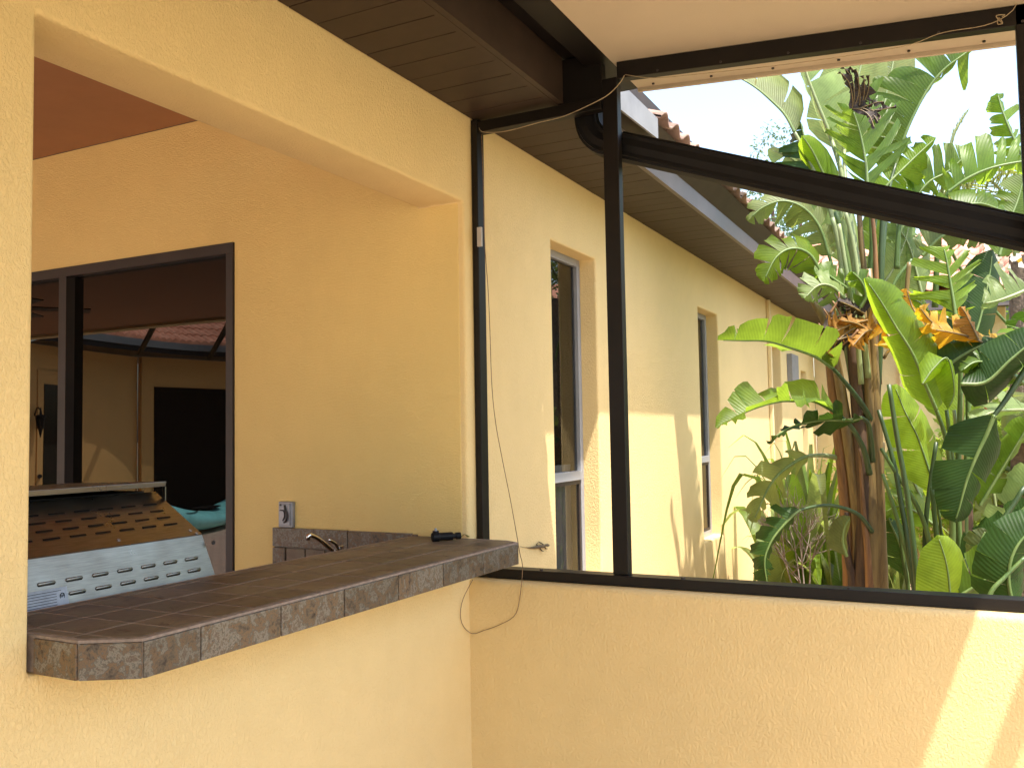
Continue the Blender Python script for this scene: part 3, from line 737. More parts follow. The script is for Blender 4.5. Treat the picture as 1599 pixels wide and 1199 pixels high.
m_liz = simple('brown_lizard_skin', (.10, .07, .035), .6, 0, 90, .4)
liz = thing('lizard', 'small brown lizard with long tail clinging to the side wall', 'lizard', tuple(LZ(845, 852)))
lb = MB().tube(body, rr, 8).build('body', m_liz, liz, smooth=True)
for a in ([(850, 852), (847, 849), (843, 846.5), (841, 845.5)], [(850, 853), (852, 856), (855, 856.5)], [(842, 854), (845, 858), (847, 860), (849, 860)], [(841, 852), (838, 850), (840, 847)]):
    MB().tube(smoothpts([LZ(x, y, .007) for x, y in a], 8), [.0028]*5+[.0022, .0018, .0012], 6).build('leg', m_liz, liz, smooth=True)
rel(liz)

# ================================================================== POOL SIDE (seen in the sliding door's glass)
def vm(x, y, ax, v):   # point seen in the mirror -> real point in front of the glass (plane Y=.03)
    p = at(x, y, ax, v); return V((p.x, .06-p.y, p.z))
ZS = 3.04
m_slate = simple('slate_grey_gutter', (.16, .19, .21), .5, 0, 5, .1)
pw = thing('pool_wing', 'pool side wing with tiled roof and dark gutter reflected in the sliding door', 'house')
top = [vm(20, 533, 2, ZS), vm(112, 547, 2, ZS), vm(215, 557.5, 2, ZS)]
topb = [vm(222, 557, 2, ZS), vm(355, 565, 2, ZS)]
ext = topb[1]+(topb[1]-topb[0])*1.5
def vwall(a, b_, z0, z1, mat, name, parent, off=0):
    n = (b_-a).cross(V((0, 0, 1))).normalized()
    if n.dot(CAM-a) < 0: n = -n
    a2, b2 = a+n*off, b_+n*off; q = -n*.12
    P = [a2+q, b2+q, b2, a2]
    return MB().add([(p.x, p.y, z0) for p in P]+[(p.x, p.y, z1) for p in P], [(0,3,2,1),(4,5,6,7),(0,1,5,4),(1,2,6,5),(2,3,7,6),(3,0,4,7)]).build(name, mat, parent)
vwall(top[0], top[2], 0, ZS, m_wing, 'wall', pw)
vwall(top[2]+(topb[0]-top[2])*.02, topb[0], 0, ZS, m_wing, 'pilaster', pw, -.10)
e2 = (topb[1]-topb[0]).normalized()
vwall(topb[0], ext, 0, ZS, m_wing, 'wall', pw)
def onwall(x, y, a, b_):   # mirror pixel onto vertical plane a-b
    d = ray(x, y); d = V((d.x, -d.y, d.z)); c = V((CAM.x, .06-CAM.y, CAM.z))
    n = (b_-a).cross(V((0, 0, 1))); t = (a-c).dot(n)/d.dot(n); return c+d*t
dk0, dk1 = onwall(241, 604, *topb), ext
vwall(V((dk0.x, dk0.y, 0)), V((dk1.x, dk1.y, 0)), .02, dk0.z, m_dark, 'dark_opening', pw, .01)
d0, d1 = onwall(57, 577, top[0], top[2]), onwall(130, 577, top[0], top[2])
dr = vwall(d0, d1, .02, d0.z, m_wing, 'door', pw, .02)
g0, g1 = onwall(66, 600, top[0], top[2]), onwall(118, 600, top[0], top[2])
vwall(g0, g1, .3, g0.z, m_mirror, 'glass', dr, .03)
k = onwall(60, 743, top[0], top[2]); MB().disc(k, (1, .4, 0), .03, .08).build('handle', m_bronze2, dr)
# soffit, gutter, roof
gl = [vm(60, 530, 2, ZS+.02), vm(112, 535, 2, ZS+.02), vm(170, 542, 2, ZS+.02), vm(240, 550, 2, ZS+.02), vm(300, 555, 2, ZS+.02), vm(357, 557, 2, ZS+.02)]
gl.append(gl[-1]+(gl[-1]-gl[-2])*3)
gl = smoothpts(gl, 40)
mb = MB()
away = V((-1, -.35, 0)).normalized()
vs = []
for p in gl: vs += [p, p+away*2.2]
mb.add(vs, [(2*i, 2*i+1, 2*i+3, 2*i+2) for i in range(len(gl)-1)]); mb.build('soffit', m_soffit, pw)
def sweep(prof_, name, mat):
    mb = MB(); vs = []; k = len(prof_)
    for p in gl:
        for (o_, z_) in prof_: vs.append(p-away*o_+V((0, 0, z_)))
    return mb.add(vs, [(i*k+a, i*k+(a+1) % k, (i+1)*k+(a+1) % k, (i+1)*k+a) for i in range(len(gl)-1) for a in range(k)]).build(name, mat, pw)
sweep([(0, -.01), (.03, -.01), (.03, .075), (0, .075)], 'screen_channel', m_black)
sweep([(.0, .077), (.05, .077), (.07, .19), (0, .19)], 'gutter', m_slate)
# tiled roof as courses of wavy strips
mb = MB(); slp = math.radians(26)
for c in range(9):
    s0, s1 = c*.36, c*.36+.40; vs = []; m = len(gl)*6
    gg = smoothpts(gl, m)
    for i, p in enumerate(gg):
        z_ = .035*abs(math.sin(i*.55))
        for s in (s0, s1):
            vs.append(p+away*(s*math.cos(slp)-.05)+V((0, 0, .20+s*math.sin(slp)+z_+(.03 if s == s0 else 0))))
        vs.append(p+away*(s0*math.cos(slp)-.05)+V((0, 0, .17+s0*math.sin(slp))))
    mb.add(vs, [(3*i, 3*i+1, 3*i+4, 3*i+3) for i in range(m-1)]+[(3*i, 3*i+3, 3*i+5, 3*i+2) for i in range(m-1)])
o = mb.build('roof_tiles', m_terra, pw, smooth=False); o['kind'] = 'stuff'
# pool cage beams over the gutter
for (a, b_) in (((218, 552), (240, 510)), ((326, 560), (364, 492))):
    p = vm(*a, 2, ZS-.02)
    q2 = vm(b_[0], b_[1], 2, ZS+.18)
    MB().tube([p, q2, q2+(q2-p)], .045, 6).build('cage_beam', m_bronze, pw)
ln = onwall(57, 660, top[0], top[2])+V((.15, .05, 0))
wl = thing('wall_lantern', 'black wall lantern beside the glazed door in the reflection', 'lantern', tuple(ln))
MB().tube([ln+V((0, 0, .22)), ln+V((0, 0, .12)), ln+V((0, 0, .10)), ln+V((0, 0, -.08)), ln+V((0, 0, -.10)), ln+V((0, 0, -.22))], [.005, .02, .075, .05, .03, .005], 8).build('body', m_black, wl)
MB().tube(smoothpts([ln+V((0, 0, .18)), ln+V((-.08, 0, .22)), ln+V((-.14, 0, .1))], 8), .01, 6).build('bracket', m_black, wl)
rel(wl)
# kayak
kc0, kc1 = vm(268, 826, 2, .18), vm(372, 800, 2, .18)
ka = (kc1-kc0); kd = ka.normalized(); kd.z = 0; kd.normalize(); ks = V((-kd.y, kd.x, 0))
kayak = thing('kayak', 'turquoise kayak with dark cockpit lying on the pool deck in the reflection', 'kayak', (kc0.x, kc0.y, 0))
Lk = 3.0; vs = []; n1, n2 = 20, 16; base = V((kc0.x, kc0.y, .03))-kd*.1
for i in range(n1+1):
    u = i/n1; wdt = .36*math.sin(math.pi*min(1, max(0, u)))**.55+.005; ht = .17+.06*(2*u-1)**2
    for j in range(n2):
        a = 2*math.pi*j/n2; vs.append(base+kd*(u*Lk)+ks*(math.cos(a)*wdt)+V((0, 0, ht*(1+math.sin(a)*.95)+.10*(2*u-1)**2)))
mb = MB().add(vs, [(i*n2+j, i*n2+(j+1) % n2, (i+1)*n2+(j+1) % n2, (i+1)*n2+j) for i in range(n1) for j in range(n2)])
mb.build('hull', m_turq, kayak, smooth=True)
for u in (.17, .5):
    c = base+kd*(u*Lk)+V((0, 0, .355)); vs = [c+kd*(math.cos(2*math.pi*k/20)*.36)+ks*(math.sin(2*math.pi*k/20)*.22)+V((0, 0, .025)) for k in range(20)]
    MB().add(vs+[c+V((0, 0, -.05))], [(k, (k+1) % 20, 20) for k in range(20)]).build('cockpit', m_black, kayak)
rel(kayak)
# ceiling fan
fp = vm(12, 497, 2, 2.62)
fan = thing('ceiling_fan', 'ceiling fan with glass light bowl under the brown lanai ceiling', 'fan', (fp.x, fp.y, 2.62))
MB().tube([V((fp.x, fp.y, 2.96)), V((fp.x, fp.y, 2.75)), V((fp.x, fp.y, 2.74)), V((fp.x, fp.y, 2.65))], [.012, .012, .09, .08], 16).build('motor', m_bronze2, fan)
MB().tube([V((fp.x, fp.y, 2.64)), V((fp.x, fp.y, 2.60)), V((fp.x, fp.y, 2.55)), V((fp.x, fp.y, 2.53))], [.10, .12, .08, .01], 16).build('light_bowl', m_white, fan, smooth=True)
for k in range(5):
    a = 2*math.pi*k/5+.3; e = V((math.cos(a), math.sin(a), 0)); s = V((-e.y, e.x, 0)); c = V((fp.x, fp.y, 2.70))
    MB().add([c+e*.1-s*.04, c+e*.62-s*.075, c+e*.62+s*.075+V((0, 0, .012)), c+e*.1+s*.04+V((0, 0, .012))]+[c+e*.1-s*.04+V((0, 0, .01)), c+e*.62-s*.075+V((0, 0, .01)), c+e*.62+s*.075+V((0, 0, .022)), c+e*.1+s*.04+V((0, 0, .022))],
        [(0,3,2,1),(4,5,6,7),(0,1,5,4),(1,2,6,5),(2,3,7,6),(3,0,4,7)]).build('blade', m_soffit, fan)
rel(fan)

# ================================================================== VEGETATION
def prof(v):
    a = min(1, v/.16)**.55 if v > 0 else 0
    return a*max(0, 1-v**3.2)**.62
def leaf_blade(mid, SLf, SRf, name, mat, parent, nl=9, gap=.0, flut=.0, droop=.0, sweep=.28, seed=0, nu=5, nv=3, rib=True, stop=1.0, split=None):
    """strelitzia / banana type blade: lobes either side of a midrib; torn between the lobes"""
    rnd = random.Random(seed); n = 61; P = smoothpts(mid, n); tot = sum((P[i+1]-P[i]).length for i in range(n-1))
    def Pt(v):
        v = min(max(v, 0), 1)*(n-1); i = min(int(v), n-2); return P[i].lerp(P[i+1], v-i)
    def Tg(v): a, b_ = Pt(v-.03), Pt(v+.03); return (b_-a).normalized()
    mb = MB()
    for side, SF in ((-1, SLf), (1, SRf)):
        cuts = [0.0]; k = nl
        ws = [rnd.uniform(.55, 1.5) for _ in range(k)]; s = sum(ws)
        for w_ in ws: cuts.append(cuts[-1]+w_/s*stop)
        for i in range(k):
            v0, v1 = cuts[i], cuts[i+1]; torn = gap*(rnd.random()**.6) if gap else 0
            fl = rnd.gauss(0, flut); sw = sweep*(1+rnd.gauss(0, .35) if flut else 1); dr = droop*rnd.uniform(.6, 1.4); ln = 1-(rnd.random()*.25*min(1, gap*2.5))
            vs = []; uv = []
            for a in range(nu+1):
                u = a/nu
                for b_ in range(nv+1):
                    q = b_/nv; v = v0+(v1-v0)*q
                    vc = (v0+v1)/2; vv = vc+(v-vc)*(1-torn*u**1.3)
                    S_ = SF(vv); wv = prof(vv if stop == 1 else v)*ln; tg = Tg(vv); W_ = S_.length*wv
                    edge = 1-.10*torn*4*(q-.5)**2 if gap else 1
                    p = Pt(vv) + S_*(wv*u*edge) + tg*(W_*sw*u)
                    nn = S_.cross(tg); nn = nn.normalized() if nn.length > 1e-9 else V((0, 0, 1))
                    p += nn*side*(fl*W_*u*u + .10*W_*math.sin(u*math.pi*.9)) + V((0, 0, -1))*(dr*W_*u*u)
                    p += nn*(.012*math.sin(v*60+side)*u*u*(.4+flut*2))
                    vs.append(p); uv.append((u*W_, vv*tot))
            m = nv+1
            mb.add(vs, [(a*m+b_, a*m+b_+1, (a+1)*m+b_+1, (a+1)*m+b_) for a in range(nu) for b_ in range(nv)], uv)
    o = mb.build(name, mat, parent, smooth=True)
    return o, P
def pxleaf(parent, mid, d, wl, wr, mat='green', pet=None, dp=None, nl=9, gap=0, flut=0, droop=0, seed=0, stem='green', sr=.011, W=None, zl=1, zr=1, sweep=.28, taper=None, stop=1.0):
    if not isinstance(d, (tuple, list)): d = (d, d)
    m = len(mid); P = [atd(x, y, d[0]+(d[1]-d[0])*i/(m-1)) for i, (x, y) in enumerate(mid)]
    SP_ = smoothpts([V((x, y, 0)) for x, y in mid], 41)
    W = W or max(abs(wl), abs(wr))*1.12
    def mk(w, s, z):
        def f(v):
            v = min(max(v, 0), 1); i = min(max(int(v*40), 1), 39); t_ = (SP_[i+1]-SP_[i-1]).normalized()
            ox, oy = (t_.y*w, -t_.x*w) if s < 0 else (-t_.y*w, t_.x*w)
            dd = d[0]+(d[1]-d[0])*v; k = dd/FPX
            return (RT*ox-UP*oy)*k + FW*(z*math.sqrt(max(0, W*W-w*w))*k)
        return f
    o, PP = leaf_blade(P, mk(wl, -1, zl), mk(wr, 1, zr), 'leaf', LM[mat], parent, nl, gap, flut, droop, sweep, seed, stop=stop)
    mr = MB().tube(PP[:58], [sr*.72*(1-.8*i/58)+.0015 for i in range(58)], 6); mr.build('midrib', SM['tan' if mat in ('yellow', 'orange', 'dead') else ('mid' if mat != 'pale' else 'pale')], o, smooth=True)
    if pet:
        dp = dp if dp is not None else d[0]
        k = len(pet); Q = [atd(x, y, dp+(d[0]-dp)*i/k) for i, (x, y) in enumerate(pet)]+[P[0], P[0].lerp(P[1], .15)]
        Q = smoothpts(Q, 24); MB().tube(Q, [sr*(1.5-.75*i/23) for i in range(24)], 8).build('petiole', SM[stem], o, smooth=True)
    return o
def pxstem(parent, pts, d, r0, r1, mat, name='stem', n=24, flat=None):
    if not isinstance(d, (tuple, list)): d = (d, d)
    m = len(pts); P = smoothpts([atd(x, y, d[0]+(d[1]-d[0])*i/(m-1)) for i, (x, y) in enumerate(pts)], n)
    return MB().tube(P, [r0+(r1-r0)*i/(n-1) for i in range(n)], 10, flat=flat).build(name, SM[mat], parent, smooth=True)

# ---- main clump by the side wall
bp1 = thing('bird_of_paradise_plant', 'tall giant bird of paradise with thick brown trunk beside the sunlit wall', 'plant', tuple(V((atd(1352, 930, 4.7).x, atd(1352, 930, 4.7).y, 0))))
R_ = bp1
base = atd(1352, 930, 4.7); base.z = 0
D = 4.7
# trunk core and sheaths
c0 = [(1353, 1150), (1353, 930), (1352, 800), (1350, 700), (1352, 600), (1356, 520), (1360, 470)]
pxstem(R_, c0, D, .105, .05, 'brown', 'trunk', 40)
random.seed(21)
for (pts, r0, r1, mt, dd) in [
    ([(1330, 1150), (1330, 930), (1326, 850), (1318, 740), (1305, 640), (1296, 560), (1290, 520)], .056, .024, 'rust', 4.66),
    ([(1345, 1150), (1345, 900), (1338, 780), (1324, 680), (1310, 590), (1296, 520), (1270, 470)], .055, .018, 'tan', 4.60),
    ([(1350, 1150), (1350, 900), (1352, 800), (1345, 700), (1336, 600), (1330, 530), (1326, 470)], .075, .020, 'brown', 4.57),
    ([(1362, 1150), (1362, 930), (1360, 800), (1360, 700), (1358, 600), (1352, 540), (1345, 470)], .070, .020, 'tan', 4.56),
    ([(1375, 1150), (1375, 940), (1372, 820), (1370, 700), (1366, 600), (1362, 500), (1356, 420)], .050, .018, 'tan', 4.55),
    ([(1382, 1150), (1380, 940), (1378, 820), (1377, 740), (1379, 690)], .034, .010, 'tan', 4.62),
    ([(1366, 1150), (1356, 880), (1350, 820), (1346, 760), (1342, 700)], .035, .006, 'rust', 4.50),
    ([(1335, 1150), (1332, 920), (1326, 880), (1320, 840), (1322, 800)], .045, .012, 'brown', 4.58),
    ([(1368, 620), (1372, 560), (1376, 480), (1376, 400), (1380, 300)], .022, .011, 'dark', 4.56),
    ([(1362, 640), (1363, 560), (1360, 470), (1362, 380), (1358, 300)], .022, .010, 'green', 4.6),
    ([(1352, 660), (1344, 560), (1332, 470), (1322, 400), (1305, 330)], .022, .012, 'green', 4.62),
    ([(1340, 660), (1334, 560), (1318, 480), (1312, 400), (1300, 340)], .020, .012, 'pale', 4.7),
    ([(1350, 600), (1352, 500), (1350, 430), (1345, 380), (1340, 310)], .020, .013, 'tan', 4.64),
    ([(1356, 590), (1346, 500), (1338, 420), (1330, 370), (1320, 330)], .016, .010, 'pale', 4.54),
    ([(1345, 600), (1338, 520), (1326, 450), (1318, 400), (1310, 350)], .014, .010, 'pale', 4.5)]:
    pxstem(R_, pts, dd, r0, r1, mt, 'sheath')
L = lambda *a, **k: pxleaf(R_, *a, **k)
# upper fan
L([(1241, 207), (1226, 180), (1207, 160), (1180, 137), (1150, 120), (1110, 106)], (4.8, 4.9), -46, 64, 'olive', [(1345, 560), (1322, 440), (1300, 340), (1268, 258)], 4.7, nl=4, gap=.16, flut=.05, seed=1, stem='pale', W=80)
L([(1300, 224), (1290, 195), (1272, 150), (1259, 114), (1248, 70), (1240, 20)], (4.9, 4.9), -24, 66, 'pale', [(1352, 560), (1335, 420), (1325, 330), (1312, 262)], 4.7, nl=7, gap=.2, flut=.06, seed=2, stem='pale', W=72, sr=.015)
L([(1318, 240), (1322, 200), (1330, 150), (1345, 100), (1352, 30)], (5.05, 5.1), 52, 60, 'pale', [(1350, 560), (1340, 420), (1322, 300)], 4.7, nl=4, gap=.05, seed=3, stem='pale', sr=.013)
L([(1375, 250), (1378, 190), (1385, 140), (1395, 95), (1402, 20)], (5.2, 5.3), 50, 52, 'pale', [(1350, 560), (1360, 400), (1372, 300)], 4.7, nl=6, gap=.15, seed=33, stem='green')
L([(1268, 268), (1262, 232), (1255, 210), (1250, 190)], (4.8, 4.85), 32, 18, 'dark', None, nl=5, gap=.5, flut=.3, seed=4, W=50)
# the leaf with the dead tip
L([(1355, 300), (1353, 262), (1348, 230), (1341, 200), (1331, 170)], (4.55, 4.6), 8, 96, 'green', [(1372, 600), (1370, 480), (1366, 380), (1360, 320)], 4.56, nl=9, gap=.45, flut=.12, seed=5, stem='rust', W=104, sweep=.75)
for i, pts in enumerate([[(1331, 170), (1331, 150), (1325, 128), (1311, 112)], [(1331, 170), (1334, 148), (1330, 122), (1316, 104)], [(1332, 168), (1337, 140), (1336, 116), (1328, 104)],
    [(1333, 170), (1340, 150), (1341, 124), (1337, 108)], [(1342, 168), (1343, 150), (1341, 132), (1339, 120)], [(1344, 168), (1349, 150), (1350, 134), (1348, 118)], [(1346, 167), (1354, 148), (1357, 132), (1357, 118)],
    [(1331, 170), (1345, 172), (1358, 182), (1366, 201)], [(1333, 170), (1350, 170), (1364, 180), (1372, 192)], [(1338, 170), (1355, 165), (1370, 160), (1381, 159)], [(1338, 171), (1360, 172), (1374, 180), (1373, 188)], [(1345, 170), (1372, 172), (1400, 166)]]):
    L(pts, (4.5, 4.42), 2.6, 3.4, 'dead', None, nl=3, gap=.1, flut=.6, seed=6+i, W=5, sr=.0012, sweep=.05)
# shredded arching leaf to the upper right
L([(1397, 262), (1412, 215), (1428, 178), (1450, 138), (1475, 108), (1512, 80), (1560, 40)], (4.8, 4.7), 88, 12, 'green', [(1368, 640), (1374, 480), (1380, 380), (1388, 300)], 4.6, nl=13, gap=.62, flut=.2, droop=.1, seed=10, stem='dark', W=98, sweep=.15)
L([(1362, 330), (1385, 290), (1412, 262), (1440, 235), (1462, 215)], (4.75, 4.8), 26, 40, 'lime', None, nl=7, gap=.5, flut=.2, seed=12, W=60)
# left pale one crossing behind the downspout
L([(1320, 395), (1300, 330), (1272, 285), (1238, 250), (1200, 232)], (4.9, 5.0), 34, 24, 'pale', [(1350, 600), (1338, 500), (1330, 440)], 4.7, nl=5, gap=.12, flut=.05, seed=13, stem='green')
L([(1300, 305), (1285, 270), (1268, 235), (1252, 212)], (4.75, 4.7), 6, 34, 'lime', None, nl=3, seed=14, W=44)
L([(1330, 420), (1318, 340), (1302, 290), (1295, 250)], (5.1, 5.2), 38, 30, 'pale', None, nl=4, seed=15)
# arching leaves under the downspout at left
L([(1295, 400), (1280, 355), (1255, 325), (1222, 314), (1190, 325), (1168, 345)], (4.7, 4.75), 26, 34, 'olive', [(1345, 620), (1325, 520), (1308, 450)], 4.66, nl=9, gap=.5, flut=.2, droop=.2, seed=16, W=44)
L([(1285, 432), (1265, 398), (1238, 388), (1212, 402), (1192, 440)], (4.6, 4.55), 38, 30, 'lime', [(1335, 620), (1320, 540), (1300, 470)], 4.6, nl=8, gap=.4, flut=.15, seed=17, W=48, stem='pale')
L([(1322, 470), (1300, 448), (1278, 446), (1256, 466)], (4.45, 4.4), 26, 26, 'pale', None, nl=7, gap=.35, flut=.25, seed=18, W=40)
L([(1330, 455), (1308, 440), (1290, 428), (1272, 425)], (4.5, 4.5), 18, 22, 'green', None, nl=5, gap=.3, flut=.2, seed=19, W=30)
L([(1344, 480), (1352, 462), (1345, 440), (1330, 424)], (4.4, 4.35), 22, 16, 'green', None, nl=4, gap=.3, flut=.3, seed=20, W=34)
# big side leaves over the wall (left)
L([(1300, 575), (1273, 557), (1240, 545), (1198, 533), (1160, 532), (1120, 531)], (4.4, 4.25), -28, 50, 'green', [(1362, 660), (1345, 630), (1322, 600)], 4.55, nl=6, gap=.16, flut=.14, seed=21, stem='dark', W=62, zl=1, zr=-1, sweep=.1)
L([(1302, 642), (1272, 627), (1240, 626), (1212, 628), (1170, 641), (1118, 668)], (4.35, 4.2), -8, 30, 'green', [(1358, 740), (1348, 700), (1328, 665)], 4.5, nl=6, gap=.3, flut=.2, seed=22, stem='dark', W=50, zl=-1, zr=1)
L([(1345, 652), (1325, 656), (1285, 656), (1250, 662), (1222, 674), (1198, 692)], (4.35, 4.25), 13, 17, 'dark', [(1362, 720), (1360, 690), (1356, 662)], 4.5, nl=7, gap=.3, flut=.25, seed=23, stem='dark', W=42, zl=1, zr=-1)
L([(1262, 712), (1245, 719), (1221, 736), (1206, 752), (1193, 775), (1176, 815)], (4.6, 4.5), 24, 30, 'olive', [(1322, 728), (1310, 716), (1285, 711)], 4.7, nl=6, gap=.5, flut=.25, droop=.25, seed=24, stem='pale', W=40)
L([(1250, 796), (1237, 806), (1215, 830), (1202, 850), (1194, 878), (1200, 922)], (4.35, 4.3), 15, 24, 'dark', [(1362, 830), (1340, 803), (1305, 790), (1275, 790)], 4.5, nl=8, gap=.35, flut=.2, seed=25, stem='dark', W=36, sr=.008)
L([(1322, 868), (1316, 848), (1318, 826), (1328, 806)], (4.45, 4.4), 18, 14, 'olive', None, nl=3, seed=26, W=24)
# withered fan on the trunk
for i, (a, b_, m_) in enumerate([((1352, 505), (1290, 548), 'orange'), ((1356, 500), (1300, 520), 'orange'), ((1350, 490), (1310, 470), 'dead'), ((1362, 515), (1332, 540), 'orange'),
    ((1360, 520), (1312, 500), 'orange'), ((1372, 505), (1398, 545), 'yellow'), ((1378, 495), (1388, 460), 'orange'), ((1348, 525), (1296, 535), 'dead'), ((1344, 512), (1285, 512), 'dead')]):
    L([a, ((a[0]+b_[0])/2+3, (a[1]+b_[1])/2-8+4*(i % 3)), b_], (4.42, 4.32), 13, 15, m_, None, nl=6, gap=.2, flut=.7, seed=60+i, W=26, sr=.004, sweep=.3)
for (x0, y0, x1, y1) in [(1286, 482, 1310, 555), (1300, 470, 1318, 530), (1292, 500, 1330, 492), (1308, 545, 1340, 515), (1278, 505, 1300, 560), (1310, 456, 1296, 490)]:
    pxstem(R_, [(x0, y0), ((x0+x1)/2+6, (y0+y1)/2-4), (x1, y1)], 4.38, .004, .007, 'rust', 'dry_stalk', 10)
# right yellow dying leaf and big drooping leaf
L([(1452, 532), (1440, 505), (1425, 480), (1415, 450)], (4.35, 4.45), 20, 18, 'yellow', None, nl=6, gap=.4, flut=.3, seed=30, W=36, sr=.006)
L([(1350, 434), (1375, 470), (1400, 512), (1425, 552), (1445, 600), (1462, 640)][::-1], (4.2, 4.1), 4, 62, 'lime', [(1486, 900), (1487, 800), (1480, 700)], 4.3, nl=3, gap=.1, flut=.05, seed=31, stem='green', W=70, sweep=.05)
pxstem(R_, [(1372, 640), (1395, 720), (1408, 790), (1420, 860), (1432, 960), (1440, 1100)], (4.5, 4.3), .010, .017, 'dark', 'stem')
rel(bp1)

# ---- second clump at right
bpos = atd(1490, 900, 4.2); bpos.z = 0
bp2 = thing('bird_of_paradise_plant', 'dense clump of bird of paradise stems and broad leaves at the right post', 'plant', tuple(bpos))
L = lambda *a, **k: pxleaf(bp2, *a, **k)
# translucent big leaf
L([(1462, 770), (1448, 725), (1432, 680), (1412, 640), (1396, 600)], (4.6, 4.7), 38, 38, 'lime', [(1478, 1000), (1472, 860)], 4.6, nl=3, gap=.12, seed=41, stem='green', W=46, sr=.008)
L([(1440, 600), (1458, 575), (1480, 560), (1490, 610), (1480, 640)], (4.0, 4.05), 14, 20, 'lime', None, nl=3, seed=42, W=30, sr=.004)
# dark hanging leaf
L([(1553, 648), (1540, 680), (1525, 712), (1510, 750), (1496, 800), (1490, 815)], (3.9, 3.95), 44, 46, 'dark', [(1640, 520), (1600, 580), (1570, 625)], 3.9, nl=5, gap=.08, flut=.03, seed=43, stem='dark', W=54, sr=.013)
# bright backlit leaf bottom
L([(1486, 985), (1484, 930), (1478, 880), (1464, 835)], (3.7, 3.7), 46, 44, 'lime', [(1490, 1100)], 3.7, nl=3, seed=44, W=50, sr=.007, sweep=.2)
# lower right
L([(1500, 930), (1540, 905), (1572, 880), (1620, 835)], (3.7, 3.6), 36, 34, 'green', None, nl=6, gap=.15, flut=.1, seed=45, W=52)
L([(1585, 960), (1575, 900), (1590, 850), (1640, 800)], (3.5, 3.5), 40, 44, 'dark', None, nl=5, gap=.1, seed=46, W=56)
L([(1540, 920), (1538, 880), (1532, 848), (1540, 826)], (4.0, 4.0), 22, 20, 'olive', None, nl=6, gap=.3, flut=.2, seed=47, W=32)
L([(1500, 880), (1540, 850), (1580, 812), (1620, 770)], (4.1, 4.0), 14, 16, 'dark', None, nl=6, gap=.2, flut=.2, seed=48, W=40)
L([(1530, 790), (1560, 740), (1590, 690), (1620, 640)], (4.3, 4.2), 16, 22, 'green', None, nl=6, gap=.15, flut=.15, seed=49, W=44)
L([(1560, 860), (1580, 800), (1600, 760), (1640, 700)], (4.4, 4.2), 20, 22, 'pale', None, nl=5, gap=.1, flut=.1, seed=50, W=40)
# upright shredded leaf
L([(1493, 498), (1489, 470), (1484, 440), (1478, 405), (1473, 385)], (4.35, 4.4), 56, 54, 'lime', [(1500, 980), (1496, 760), (1500, 600), (1497, 530)], 4.3, nl=9, gap=.62, flut=.3, seed=51, stem='green', W=66, sweep=.45, sr=.012)
# yellow pair
L([(1488, 520), (1470, 512), (1452, 500), (1436, 480)], (4.2, 4.1), 16, 24, 'yellow', None, nl=5, gap=.4, flut=.3, seed=52, W=36, sr=.006)
L([(1580, 570), (1550, 545), (1520, 528), (1490, 520), (1455, 514)], (4.15, 4.1), 12, 34, 'yellow', None, nl=6, gap=.5, flut=.35, seed=53, W=46, sr=.008)
L([(1528, 530), (1518, 510), (1508, 490), (1500, 478)], (4.1, 4.1), 14, 12, 'orange', None, nl=3, gap=.3, flut=.3, seed=54, W=22, sr=.005)
# pale leaf at the right post
L([(1605, 452), (1580, 462), (1556, 470), (1536, 474)], (4.0, 3.95), 10, 56, 'pale', [(1650, 620), (1640, 480)], 4.0, nl=6, gap=.4, flut=.25, seed=55, W=64, sweep=-.1)
# dark backing leaves
L([(1500, 620), (1510, 560), (1530, 500), (1545, 430), (1550, 390)], (4.7, 4.8), 52, 44, 'dark', None, nl=5, gap=.1, seed=56, W=60)
L([(1465, 600), (1480, 572), (1520, 545), (1558, 530)], (4.2, 4.1), 26, 34, 'dark', None, nl=4, gap=.15, flut=.1, seed=57, W=44)
L([(1500, 600), (1540, 596), (1580, 560), (1640, 510)], (3.9, 3.8), 30, 40, 'dark', None, nl=4, gap=.05, seed=58, W=60)
L([(1600, 600), (1560, 572), (1525, 565), (1500, 580)], (3.95, 3.9), 14, 14, 'green', None, nl=5, gap=.2, flut=.2, seed=59, W=30)
L([(1495, 690), (1512, 640), (1535, 600), (1565, 575)], (4.5, 4.6), 34, 34, 'lime', None, nl=3, seed=71, W=50)
L([(1610, 640), (1580, 640), (1548, 644), (1520, 660)], (4.2, 4.1), 12, 26, 'pale', None, nl=5, gap=.3, flut=.2, seed=72, W=44)
L([(1490, 660), (1476, 620), (1468, 560), (1470, 520)], (4.9, 5.0), 26, 24, 'green', None, nl=4, gap=.2, seed=73, W=34)
L([(1460, 820), (1432, 800), (1405, 790), (1380, 800)], (4.9, 5.0), 28, 34, 'green', None, nl=4, gap=.2, seed=74, W=44)
L([(1440, 780), (1420, 740), (1405, 720), (1385, 705)], (5.0, 5.1), 26, 26, 'pale', None, nl=4, gap=.1, seed=75, W=36)
L([(1418, 900), (1405, 850), (1390, 815), (1382, 790)], (5.0, 5.1), 24, 24, 'dark', None, nl=4, gap=.15, seed=76, W=36)
